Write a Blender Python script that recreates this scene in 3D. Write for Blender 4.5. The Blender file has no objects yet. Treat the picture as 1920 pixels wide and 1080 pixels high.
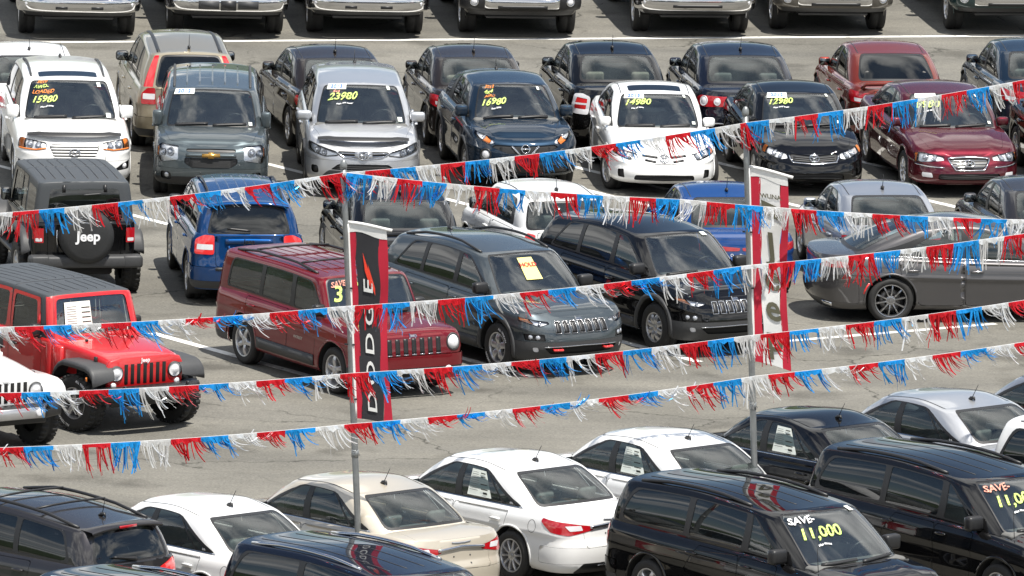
import bpy, bmesh, math, random
import numpy as np
from mathutils import Vector, Matrix
R_ = math.radians
SC = bpy.context.scene
COL = SC.collection
random.seed(7)

# ------------------------------------------------------------------ camera
PITCH, ROLL = R_(9.7), R_(1.5)
FPX = 23800.0                       # focal length in pixels of a 1920 px wide frame
DIST = FPX / 124.0
CAM_H = DIST * math.sin(PITCH)
cam_d = bpy.data.cameras.new('camera')
cam_d.sensor_width = 36.0
cam_d.lens = 36.0 * FPX / 1920.0
cam_d.clip_start, cam_d.clip_end = 5.0, 3000.0
cam = bpy.data.objects.new('camera', cam_d)
COL.objects.link(cam)
cam.matrix_world = (Matrix.Translation((0, -DIST * math.cos(PITCH), CAM_H))
                    @ Matrix.Rotation(R_(90) - PITCH, 4, 'X') @ Matrix.Rotation(ROLL, 4, 'Z'))
SC.camera = cam

# ------------------------------------------------------------------ sky with broken cloud
CLOUD_W = 6.2
SUN_EL, SUN_AZ = R_(68), R_(140)      # azimuth clockwise from +Y (away from the camera)
w = bpy.data.worlds.new('World'); SC.world = w; w.use_nodes = True
nt = w.node_tree; N = nt.nodes; L = nt.links
for n in list(N): N.remove(n)
out = N.new('ShaderNodeOutputWorld'); bg = N.new('ShaderNodeBackground')
sky = N.new('ShaderNodeTexSky'); sky.sky_type = 'NISHITA'; sky.sun_disc = False
sky.sun_elevation = SUN_EL; sky.sun_rotation = SUN_AZ; sky.air_density = 1.0; sky.dust_density = 0.15; sky.ozone_density = 2.0
geo = N.new('ShaderNodeTexCoord')
sep = N.new('ShaderNodeSeparateXYZ'); L.new(geo.outputs['Generated'], sep.inputs[0])
def wmath(op, a, b):
    m = N.new('ShaderNodeMath'); m.operation = op
    for i, v in enumerate((a, b)):
        if isinstance(v, (int, float)): m.inputs[i].default_value = v
        elif v is not None: L.new(v, m.inputs[i])
    return m.outputs[0]
zz = wmath('ADD', wmath('MAXIMUM', sep.outputs[2], 0.0), 0.22)
cx = wmath('DIVIDE', sep.outputs[0], zz); cy = wmath('DIVIDE', sep.outputs[1], zz)
comb = N.new('ShaderNodeCombineXYZ'); L.new(cx, comb.inputs[0]); L.new(cy, comb.inputs[1]); comb.inputs[2].default_value = CLOUD_W
n1 = N.new('ShaderNodeTexNoise'); n1.inputs['Scale'].default_value = 1.25; n1.inputs['Detail'].default_value = 7
n1.inputs['Roughness'].default_value = 0.56; n1.inputs['Distortion'].default_value = 0.35
L.new(comb.outputs[0], n1.inputs['Vector'])
cr = N.new('ShaderNodeValToRGB'); cr.color_ramp.elements[0].position = 0.475; cr.color_ramp.elements[1].position = 0.555
hz = wmath('POWER', wmath('SUBTRACT', 1.0, wmath('MAXIMUM', sep.outputs[2], 0.0)), 2.0)      # clouds stack up towards the horizon
L.new(wmath('ADD', n1.outputs['Fac'], wmath('MULTIPLY', hz, 0.06)), cr.inputs['Fac'])
n2 = N.new('ShaderNodeTexNoise'); n2.inputs['Scale'].default_value = 3.4; n2.inputs['Detail'].default_value = 5
L.new(comb.outputs[0], n2.inputs['Vector'])
cc = N.new('ShaderNodeValToRGB')
cc.color_ramp.elements[0].position = 0.33; cc.color_ramp.elements[0].color = (4.6, 5.0, 5.6, 1)
cc.color_ramp.elements[1].position = 0.62; cc.color_ramp.elements[1].color = (17.0, 17.0, 16.8, 1)
L.new(n2.outputs['Fac'], cc.inputs['Fac'])
mixc = N.new('ShaderNodeMix'); mixc.data_type = 'RGBA'
L.new(cr.outputs['Color'], mixc.inputs['Factor']); L.new(sky.outputs[0], mixc.inputs['A']); L.new(cc.outputs['Color'], mixc.inputs['B'])
L.new(mixc.outputs['Result'], bg.inputs['Color']); bg.inputs['Strength'].default_value = 0.074
L.new(bg.outputs[0], out.inputs['Surface'])

# ------------------------------------------------------------------ sun, exposure
sun_d = bpy.data.lights.new('sun', 'SUN'); sun_d.energy = 5.0; sun_d.angle = R_(0.6); sun_d.color = (1.0, 0.955, 0.88)
sun = bpy.data.objects.new('sun', sun_d); COL.objects.link(sun)
sdir = Vector((math.sin(SUN_AZ) * math.cos(SUN_EL), math.cos(SUN_AZ) * math.cos(SUN_EL), math.sin(SUN_EL)))
sun.rotation_euler = sdir.to_track_quat('Z', 'Y').to_euler()
sun.location = sdir * 80
vs = SC.view_settings
vs.view_transform = 'Standard'; vs.look = 'None'; vs.exposure = 0.48; vs.gamma = 1.0; vs.use_curve_mapping = False
SC.cycles.use_denoising = True
SC.cycles.max_bounces = 8; SC.cycles.transparent_max_bounces = 12
SC.cycles.sample_clamp_indirect = 4.0
SC.cycles.caustics_reflective = False; SC.cycles.caustics_refractive = False

# ------------------------------------------------------------------ materials
MATS = {}
def principled(name, color, rough=0.5, metal=0.0, coat=0.0, coat_rough=0.03, spec=0.5, emit=None):
    if name in MATS: return MATS[name]
    m = bpy.data.materials.new(name); m.use_nodes = True
    b = m.node_tree.nodes['Principled BSDF']
    b.inputs['Base Color'].default_value = (*color, 1); b.inputs['Roughness'].default_value = rough
    b.inputs['Metallic'].default_value = metal; b.inputs['Coat Weight'].default_value = coat
    b.inputs['Coat Roughness'].default_value = coat_rough; b.inputs['Coat IOR'].default_value = 1.55; b.inputs['Specular IOR Level'].default_value = spec
    MATS[name] = m
    return m
def noisy(name, color, rough=0.5, metal=0.0, scale=8.0, amt=0.25, bump=0.0, coat=0.0, bscale=None):
    """a principled material whose colour and gloss wander a little with procedural noise"""
    if name in MATS: return MATS[name]
    m = principled(name, color, rough, metal, coat)
    nt = m.node_tree; b = nt.nodes['Principled BSDF']
    tc = nt.nodes.new('ShaderNodeTexCoord'); nz = nt.nodes.new('ShaderNodeTexNoise')
    nz.inputs['Scale'].default_value = scale; nz.inputs['Detail'].default_value = 5
    nt.links.new(tc.outputs['Object'], nz.inputs['Vector'])
    mx = nt.nodes.new('ShaderNodeMix'); mx.data_type = 'RGBA'
    mx.inputs['A'].default_value = (*[c * (1 - amt) for c in color], 1)
    mx.inputs['B'].default_value = (*[min(1, c * (1 + amt)) for c in color], 1)
    nt.links.new(nz.outputs['Fac'], mx.inputs['Factor']); nt.links.new(mx.outputs['Result'], b.inputs['Base Color'])
    if bump:
        nb = nt.nodes.new('ShaderNodeTexNoise'); nb.inputs['Scale'].default_value = bscale or scale * 3
        nt.links.new(tc.outputs['Object'], nb.inputs['Vector'])
        bp = nt.nodes.new('ShaderNodeBump'); bp.inputs['Strength'].default_value = bump; bp.inputs['Distance'].default_value = 0.01
        nt.links.new(nb.outputs['Fac'], bp.inputs['Height']); nt.links.new(bp.outputs['Normal'], b.inputs['Normal'])
    return m
def paint(name, color, metal=0.0, rough=0.38):
    """clear-coated car paint with a thin uneven film of road dust"""
    key = 'paint_' + name
    if key in MATS: return MATS[key]
    m = principled(key, color, rough, metal, coat=1.0, coat_rough=0.025, spec=0.5 if max(color) > 0.3 else 0.0)
    nt = m.node_tree; b = nt.nodes['Principled BSDF']
    tc = nt.nodes.new('ShaderNodeTexCoord'); nz = nt.nodes.new('ShaderNodeTexNoise')
    nz.inputs['Scale'].default_value = 2.2; nz.inputs['Detail'].default_value = 8; nz.inputs['Roughness'].default_value = 0.65
    nt.links.new(tc.outputs['Object'], nz.inputs['Vector'])
    rp = nt.nodes.new('ShaderNodeMapRange'); rp.inputs['From Min'].default_value = 0.35; rp.inputs['From Max'].default_value = 0.75
    rp.inputs['To Min'].default_value = 0.012; rp.inputs['To Max'].default_value = 0.05
    nt.links.new(nz.outputs['Fac'], rp.inputs['Value']); nt.links.new(rp.outputs[0], b.inputs['Coat Roughness'])
    mx = nt.nodes.new('ShaderNodeMix'); mx.data_type = 'RGBA'
    mx.inputs['A'].default_value = (*color, 1); mx.inputs['B'].default_value = (0.30, 0.27, 0.23, 1)
    r2 = nt.nodes.new('ShaderNodeMapRange'); r2.inputs['From Min'].default_value = 0.45; r2.inputs['From Max'].default_value = 0.9
    r2.inputs['To Min'].default_value = 0.0; r2.inputs['To Max'].default_value = 0.05 if max(color) > 0.05 else 0.012
    nt.links.new(nz.outputs['Fac'], r2.inputs['Value']); nt.links.new(r2.outputs[0], mx.inputs['Factor'])
    nt.links.new(mx.outputs['Result'], b.inputs['Base Color'])
    return m
def glass(name, tint, ior=1.75, film=0.05):
    if name in MATS: return MATS[name]
    m = bpy.data.materials.new(name); m.use_nodes = True; nt = m.node_tree
    for n in list(nt.nodes): nt.nodes.remove(n)
    o = nt.nodes.new('ShaderNodeOutputMaterial'); mx = nt.nodes.new('ShaderNodeMixShader')
    tr = nt.nodes.new('ShaderNodeBsdfTransparent'); tr.inputs[0].default_value = (*tint, 1)
    gl = nt.nodes.new('ShaderNodeBsdfGlossy'); gl.inputs['Roughness'].default_value = 0.012; gl.inputs[0].default_value = (1, 1, 1, 1)
    fr = nt.nodes.new('ShaderNodeFresnel'); fr.inputs[0].default_value = ior
    df = nt.nodes.new('ShaderNodeBsdfDiffuse'); df.inputs[0].default_value = (0.56, 0.66, 0.64, 1); m2 = nt.nodes.new('ShaderNodeMixShader')
    tc = nt.nodes.new('ShaderNodeTexCoord'); nz = nt.nodes.new('ShaderNodeTexNoise'); nz.inputs['Scale'].default_value = 2.6; nz.inputs['Detail'].default_value = 6
    nt.links.new(tc.outputs['Object'], nz.inputs['Vector']); mr = nt.nodes.new('ShaderNodeMapRange'); mr.inputs['From Min'].default_value = 0.3; mr.inputs['From Max'].default_value = 0.7
    mr.inputs['To Min'].default_value = film * 0.5; mr.inputs['To Max'].default_value = film * 1.5; nt.links.new(nz.outputs['Fac'], mr.inputs['Value']); nt.links.new(mr.outputs[0], m2.inputs[0])
    nt.links.new(tr.outputs[0], m2.inputs[1]); nt.links.new(df.outputs[0], m2.inputs[2])
    nt.links.new(fr.outputs[0], mx.inputs[0]); nt.links.new(m2.outputs[0], mx.inputs[1]); nt.links.new(gl.outputs[0], mx.inputs[2])
    nt.links.new(mx.outputs[0], o.inputs[0]); MATS[name] = m
    return m

M = dict(
    glass=glass('glass_green', (0.80, 0.87, 0.85), 2.25, 0.025), tint=glass('glass_privacy', (0.045, 0.05, 0.055), 1.7, 0.008),
    side=glass('glass_side', (0.70, 0.80, 0.79), 1.7, 0.03), lens=glass('lamp_lens', (0.95, 0.96, 0.97), 1.45, 0.0),
    black=noisy('black_plastic', (0.016, 0.016, 0.017), 0.42, scale=20, amt=0.3), trim=noisy('grey_plastic', (0.045, 0.046, 0.048), 0.55, scale=30, amt=0.2),
    rubber=noisy('tyre_rubber', (0.020, 0.0195, 0.019), 0.75, scale=14, amt=0.35, bump=0.3), chrome=noisy('chrome', (0.66, 0.66, 0.67), 0.07, 1.0, scale=4, amt=0.06),
    rim=noisy('alloy_silver', (0.55, 0.55, 0.56), 0.28, 0.75, scale=9, amt=0.12), rimdark=noisy('alloy_dark', (0.12, 0.12, 0.125), 0.3, 0.8, scale=9, amt=0.2),
    rimmid=noisy('alloy_machined', (0.30, 0.30, 0.31), 0.22, 0.9, scale=9, amt=0.2),
    well=principled('wheel_well', (0.006, 0.006, 0.006), 0.9), brake=principled('brake_steel', (0.20, 0.19, 0.18), 0.4, 0.8),
    red=principled('red_lens', (0.42, 0.006, 0.012), 0.15, coat=1.0), redb=principled('red_lens_bright', (0.75, 0.03, 0.03), 0.12, coat=1.0),
    redm=principled('red_lens_mid', (0.55, 0.012, 0.018), 0.13, coat=1.0), amber=principled('amber_lens', (0.75, 0.20, 0.02), 0.15, coat=1.0), clear=principled('white_lens', (0.72, 0.72, 0.74), 0.12, coat=1.0),
    refl=principled('lamp_reflector', (0.80, 0.81, 0.83), 0.28, 0.55), bulb=principled('projector', (0.50, 0.52, 0.56), 0.05, 0.5, coat=1.0),
    dash=noisy('interior_grey', (0.13, 0.13, 0.125), 0.8, scale=25, amt=0.2), seat=noisy('seat_grey', (0.17, 0.165, 0.155), 0.9, scale=30, amt=0.2),
    beige=noisy('seat_beige', (0.30, 0.26, 0.21), 0.9, scale=30, amt=0.2), liner=noisy('headliner', (0.24, 0.23, 0.22), 0.95, scale=25, amt=0.1),
    paper=noisy('paper', (0.74, 0.78, 0.72), 0.8, scale=40, amt=0.04), ink=principled('ink', (0.02, 0.025, 0.02), 0.8),
    white=principled('white_marker', (0.85, 0.85, 0.86), 0.7), lime=principled('lime_marker', (0.68, 0.88, 0.22), 0.7),
    orange=principled('orange_marker', (0.86, 0.27, 0.04), 0.7), pink=principled('salmon_marker', (0.86, 0.36, 0.26), 0.7),
    bluetx=principled('blue_print', (0.10, 0.20, 0.52), 0.7), yellow=principled('yellow_card', (0.82, 0.74, 0.26), 0.7), redtx=principled('red_print', (0.55, 0.03, 0.03), 0.7),
    gold=noisy('gold_badge', (0.62, 0.36, 0.10), 0.22, 0.8, scale=9, amt=0.1), mirror=principled('mirror_glass', (0.22, 0.24, 0.25), 0.02, 1.0),
)

def streaky(m, lo=0.35):
    """marker paint goes on thin and thick"""
    nt = m.node_tree; b = nt.nodes['Principled BSDF']; tc = nt.nodes.new('ShaderNodeTexCoord'); mp = nt.nodes.new('ShaderNodeMapping'); mp.inputs['Scale'].default_value = (60, 14, 30)
    nz = nt.nodes.new('ShaderNodeTexNoise'); nz.inputs['Scale'].default_value = 1.0; nz.inputs['Detail'].default_value = 4
    nt.links.new(tc.outputs['Object'], mp.inputs['Vector']); nt.links.new(mp.outputs[0], nz.inputs['Vector'])
    mr = nt.nodes.new('ShaderNodeMapRange'); mr.inputs['From Min'].default_value = 0.35; mr.inputs['From Max'].default_value = 0.58; mr.inputs['To Min'].default_value = lo; mr.inputs['To Max'].default_value = 1.0
    nt.links.new(nz.outputs['Fac'], mr.inputs['Value']); nt.links.new(mr.outputs[0], b.inputs['Alpha'])
for k_ in ('lime', 'orange', 'pink'): streaky(M[k_])

# ------------------------------------------------------------------ mesh helpers
def link(name, me, mat=None, parent=None, smooth=True):
    o = bpy.data.objects.new(name, me); COL.objects.link(o)
    if mat is not None and not me.materials: me.materials.append(mat)
    if parent is not None: o.parent = parent
    return o
def mesh(verts, faces, mat=None, smooth=True, name='part'):
    me = bpy.data.meshes.new(name)
    me.from_pydata([tuple(v) for v in verts], [], [tuple(f) for f in faces])
    if smooth and len(me.polygons): me.polygons.foreach_set('use_smooth', [True] * len(me.polygons))
    if mat is not None: me.materials.append(mat)
    me.update()
    return me
def bm_mesh(bm, mat=None, smooth=False, name='part'):
    me = bpy.data.meshes.new(name); bm.to_mesh(me); bm.free()
    if smooth and len(me.polygons): me.polygons.foreach_set('use_smooth', [True] * len(me.polygons))
    if mat is not None: me.materials.append(mat)
    return me
def box_verts(x0, x1, y0, y1, z0, z1):
    return [(x0, y0, z0), (x1, y0, z0), (x1, y1, z0), (x0, y1, z0), (x0, y0, z1), (x1, y0, z1), (x1, y1, z1), (x0, y1, z1)]
BOXF = [(0, 3, 2, 1), (4, 5, 6, 7), (0, 1, 5, 4), (1, 2, 6, 5), (2, 3, 7, 6), (3, 0, 4, 7)]
def rbox(x0, x1, y0, y1, z0, z1, r=0.02, seg=2, mat=None, mt=None, smooth=True):
    """a bevelled box; mt is an optional function that moves every vertex"""
    bm = bmesh.new()
    vs = [bm.verts.new(v) for v in box_verts(x0, x1, y0, y1, z0, z1)]
    for f in BOXF: bm.faces.new([vs[i] for i in f])
    if mt:
        for v in bm.verts: v.co = mt(v.co)
    r = min(r, 0.45 * min(abs(x1 - x0), abs(y1 - y0), abs(z1 - z0)))
    if r > 0: bmesh.ops.bevel(bm, geom=list(bm.edges), offset=r, segments=seg, affect='EDGES', profile=0.5)
    return bm_mesh(bm, mat, smooth)
def tube(path, r, n=8, closed=False, cap=True):
    """verts, faces of a tube along a list of points; r a number or one per point"""
    P = [Vector(p) for p in path]; V = []; F = []
    m = len(P); rr = r if isinstance(r, (list, tuple)) else [r] * m
    prev = None
    for i, p in enumerate(P):
        a = P[(i - 1) % m] if (closed or i > 0) else p; b = P[(i + 1) % m] if (closed or i < m - 1) else p
        t = (b - a).normalized()
        ref = prev if prev is not None else (Vector((0, 0, 1)) if abs(t.z) < 0.9 else Vector((1, 0, 0)))
        u = (ref - t * ref.dot(t)).normalized(); v = t.cross(u); prev = u
        for k in range(n):
            q = 2 * math.pi * k / n
            V.append(p + (u * math.cos(q) + v * math.sin(q)) * rr[i])
    for i in range(m if closed else m - 1):
        for k in range(n):
            j = (i + 1) % m
            F.append((i * n + k, i * n + (k + 1) % n, j * n + (k + 1) % n, j * n + k))
    if cap and not closed:
        F.append(tuple(range(n - 1, -1, -1))); F.append(tuple((m - 1) * n + k for k in range(n)))
    return V, F
def merge(parts):
    V = []; F = []
    for v, f in parts:
        o = len(V); V += list(v); F += [tuple(i + o for i in q) for q in f]
    return V, F
def lathe_y(prof, n=32, close=False):
    """verts, faces: profile of (radius, y) turned about the y axis"""
    V = []; F = []; m = len(prof)
    for i in range(n):
        a = 2 * math.pi * i / n
        for r, y in prof: V.append((r * math.cos(a), y, r * math.sin(a)))
    for i in range(n):
        j = (i + 1) % n
        for k in range(m if close else m - 1):
            l = (k + 1) % m
            F.append((i * m + k, i * m + l, j * m + l, j * m + k))
    return V, F
def hermite(pts):
    """smooth interpolation through (x, y) pairs; works on arrays; flat outside"""
    p = sorted(pts); X = np.array([a for a, b in p], float); Y = np.array([b for a, b in p], float)
    if len(X) == 1: return lambda x: np.full(np.shape(x), Y[0])
    d = np.diff(Y) / np.diff(X); m = np.zeros(len(X)); m[0] = d[0]; m[-1] = d[-1]
    for i in range(1, len(X) - 1):
        m[i] = 0 if d[i - 1] * d[i] <= 0 else 2 * d[i - 1] * d[i] / (d[i - 1] + d[i])
    def f(x):
        x = np.clip(np.asarray(x, float), X[0], X[-1]); i = np.clip(np.searchsorted(X, x) - 1, 0, len(X) - 2)
        h = X[i + 1] - X[i]; t = (x - X[i]) / h
        return ((2 * t**3 - 3 * t**2 + 1) * Y[i] + (t**3 - 2 * t**2 + t) * h * m[i] + (-2 * t**3 + 3 * t**2) * Y[i + 1] + (t**3 - t**2) * h * m[i + 1])
    return f
def roundpoly(pts, r=0.03, n=3):
    out = []; m = len(pts)
    for i in range(m):
        p = Vector(pts[i][:2]); a = Vector(pts[i - 1][:2]); b = Vector(pts[(i + 1) % m][:2])
        rr = pts[i][2] if len(pts[i]) > 2 else r
        da = min(rr, 0.45 * (a - p).length); db = min(rr, 0.45 * (b - p).length)
        if rr < 1e-4: out.append((p.x, p.y)); continue
        q0 = p + (a - p).normalized() * da; q1 = p + (b - p).normalized() * db
        for k in range(n + 1):
            t = k / n; q = q0 * (1 - t)**2 + p * 2 * t * (1 - t) + q1 * t * t
            out.append((q.x, q.y))
    res = []
    for q in out:
        if not res or math.hypot(q[0] - res[-1][0], q[1] - res[-1][1]) > 1e-4: res.append(q)
    if sum(res[i - 1][0] * res[i][1] - res[i][0] * res[i - 1][1] for i in range(len(res))) < 0: res.reverse()
    return res
_TXT = {}
def text_geo(s, size=1.0, shear=0.0, bold=0.0, align='LEFT', xs=1.0):
    """flat verts (x, y) and faces of a line of lettering"""
    key = (s, shear, bold, align)
    if key not in _TXT:
        c = bpy.data.curves.new('lettering', 'FONT'); c.body = s; c.size = 1.0; c.shear = shear; c.offset = bold; c.align_x = align; c.align_y = 'CENTER'
        c.resolution_u = 3; c.fill_mode = 'FRONT'
        o = bpy.data.objects.new('lettering', c); COL.objects.link(o)
        dg = bpy.context.evaluated_depsgraph_get(); dg.update()
        me = bpy.data.meshes.new_from_object(o.evaluated_get(dg))
        _TXT[key] = ([(v.co.x, v.co.y) for v in me.vertices], [tuple(p.vertices) for p in me.polygons])
        bpy.data.objects.remove(o); bpy.data.curves.remove(c); bpy.data.meshes.remove(me)
    V, F = _TXT[key]
    return [(x * size * xs, y * size) for x, y in V], F

# ------------------------------------------------------------------ a shell patch that is cut flat, then wrapped on its surface
class Patch:
    """flat grid (u, v) -> surface; panels are cut out of it in the flat"""
    def __init__(s, us, rows_of, fmap):
        s.map = fmap; s.bm = bmesh.new(); s.lay = s.bm.faces.layers.int.new('panel')
        g = [[s.bm.verts.new((u, v, 0)) for v in rows_of(i)] for i, u in enumerate(us)]
        for i in range(len(us) - 1):
            for j in range(len(g[0]) - 1):
                try: s.bm.faces.new((g[i][j], g[i + 1][j], g[i + 1][j + 1], g[i][j + 1]))
                except ValueError: pass
        s.polys = {}; s.n = 0
    def cut(s, poly, src=0, pid=None):
        bm, lay = s.bm, s.lay
        if pid is None: s.n += 1; pid = s.n
        xs = [p[0] for p in poly]; ys = [p[1] for p in poly]; x0, x1, y0, y1 = min(xs), max(xs), min(ys), max(ys)
        srcs = src if isinstance(src, (list, tuple)) else [src]
        fs = []
        for f in bm.faces:
            if f[lay] not in srcs: continue
            a = [v.co.x for v in f.verts]; b = [v.co.y for v in f.verts]
            if max(a) > x0 and min(a) < x1 and max(b) > y0 and min(b) < y1: fs.append(f)
        m = len(poly)
        for i in range(m):
            if not fs: break
            p = Vector((*poly[i], 0)); q = Vector((*poly[(i + 1) % m], 0)); d = q - p
            no = Vector((-d.y, d.x, 0)).normalized()
            es = list({e for f in fs for e in f.edges}); vs = list({v for f in fs for v in f.verts})
            r = bmesh.ops.bisect_plane(bm, geom=vs + es + fs, dist=1e-5, plane_co=p, plane_no=no)
            allf = {g for g in r['geom'] if isinstance(g, bmesh.types.BMFace)}
            fs = [f for f in allf if f.is_valid and (f.calc_center_median() - p).dot(no) > 0]
        for f in fs: f[lay] = pid
        s.polys.setdefault(pid, []).append(poly)
        return pid
    def get(s, pid, off=0.0, gap=0.0):
        """verts (n x 3 array) and faces of one panel on its half"""
        fs = [f for f in s.bm.faces if f[s.lay] == pid]
        idx = {}; U = []; F = []
        for f in fs:
            q = []
            for v in f.verts:
                if v not in idx: idx[v] = len(U); U.append((v.co.x, v.co.y))
                q.append(idx[v])
            F.append(tuple(q))
        if not U: return np.zeros((0, 3)), []
        U = np.array(U)
        if gap and pid in s.polys and len(s.polys[pid]) == 1:
            poly = s.polys[pid][0]; m = len(poly); O = U.copy()
            for i in range(m):
                p = np.array(poly[i]); d = np.array(poly[(i + 1) % m]) - p; no = np.array((-d[1], d[0])) / (np.hypot(*d) + 1e-12)
                on = np.abs((O - p) @ no) < 2e-4
                U[on] += no * gap
        return s.map(U[:, 0], U[:, 1], off), F
def mirror_geo(V, F):
    W = V.copy(); W[:, 1] *= -1
    return W, [tuple(reversed(f)) for f in F]
def weld(parts, mat, smooth=True, dist=0.0004):
    bm = bmesh.new()
    for V, F in parts:
        vs = [bm.verts.new(v) for v in V]
        for f in F:
            try: bm.faces.new([vs[i] for i in f])
            except ValueError: pass
    bmesh.ops.remove_doubles(bm, verts=list(bm.verts), dist=dist)
    return bm_mesh(bm, mat, smooth)
def ribbon(fmap, path, w, off=0.004, th=0.012, closed=False):
    """a raised strip along a flat path wrapped on a surface; w a width or one per point"""
    P = np.array(path, float); m = len(P)
    T = np.zeros_like(P)
    for i in range(m):
        a = P[(i - 1) % m] if closed or i > 0 else P[i]; b = P[(i + 1) % m] if closed or i < m - 1 else P[i]
        d = b - a; T[i] = d / (np.hypot(*d) + 1e-12)
    Nn = np.stack([-T[:, 1], T[:, 0]], 1); ww = (np.array(w, float) if np.ndim(w) else np.full(m, float(w)))[:, None] / 2
    A = P + Nn * ww; B = P - Nn * ww
    r0 = fmap(A[:, 0], A[:, 1], off); r1 = fmap(A[:, 0], A[:, 1], off + th); r2 = fmap(B[:, 0], B[:, 1], off + th); r3 = fmap(B[:, 0], B[:, 1], off)
    V = np.stack([r0, r1, r2, r3], 1).reshape(-1, 3); F = []
    for i in range(m if closed else m - 1):
        j = (i + 1) % m
        for k in range(3): F.append((i * 4 + k, j * 4 + k, j * 4 + k + 1, i * 4 + k + 1))
    if not closed: F += [(0, 1, 2, 3), ((m - 1) * 4 + 3, (m - 1) * 4 + 2, (m - 1) * 4 + 1, (m - 1) * 4)]
    return V, F
def densify(path, step=0.05, closed=False):
    out = []; m = len(path)
    for i in range(m if closed else m - 1):
        a = path[i]; b = path[(i + 1) % m]; n = max(1, int(math.hypot(b[0] - a[0], b[1] - a[1]) / step))
        out += [(a[0] + (b[0] - a[0]) * k / n, a[1] + (b[1] - a[1]) * k / n) for k in range(n)]
    if not closed: out.append(tuple(path[-1][:2]))
    return out

# ------------------------------------------------------------------ vehicles
def spec(n, me, mat=None, kids=None, mx=None, label=None):
    return dict(n=n, me=me, mat=mat, kids=kids or [], mx=mx, label=label)
def place(specs, root, pmat, level=0):
    for s in specs:
        o = bpy.data.objects.new(s['n'], s['me']); COL.objects.link(o); o.parent = root
        if s['mx'] is not None: o.matrix_local = s['mx']
        if s['label']: o['label'] = s['label']
        if s['me'] is not None:
            if s['mat'] == 'paint':
                if not s['me'].materials: s['me'].materials.append(None)
                o.material_slots[0].link = 'OBJECT'; o.material_slots[0].material = pmat
            elif s['mat'] is not None and not s['me'].materials: s['me'].materials.append(s['mat'])
        place(s['kids'], o, pmat, level + 1)
def quarter(xe, a, hw, n, sgn, ang):
    c = np.cos(ang); s_ = np.sin(ang); c = np.clip(c, 0, 1); s_ = np.clip(s_, 0, 1)
    return xe - sgn * a + sgn * a * c ** (2 / n), hw * s_ ** (2 / n)
def even_angles(a, hw, n, k):
    A = np.linspace(0, math.pi / 2, 400); x, y = quarter(0, a, hw, n, 1, A)
    d = np.concatenate([[0], np.cumsum(np.hypot(np.diff(x), np.diff(y)))])
    return np.interp(np.linspace(0, d[-1], k), d, A)
def half_outline(xf, xr, hw, af, nf, ar, nr, hwf=1.0, hwr=1.0, k=(16, 44, 16), A=None):
    if A is None: A = (even_angles(af, hw * hwf, nf, k[0]), even_angles(ar, hw * hwr, nr, k[2]))
    x1, y1 = quarter(xf, af, hw * hwf, nf, 1, A[0]); x3, y3 = quarter(xr, ar, hw * hwr, nr, -1, A[1][::-1])
    xs = np.linspace(xf - af, xr + ar, k[1] + 2)[1:-1]
    ys = hermite([(xf - af, hw * hwf), ((xf + xr) / 2, hw), (xr + ar, hw * hwr)])(xs)
    return np.concatenate([x1, xs, x3]), np.concatenate([y1, ys, y3]), A

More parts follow.
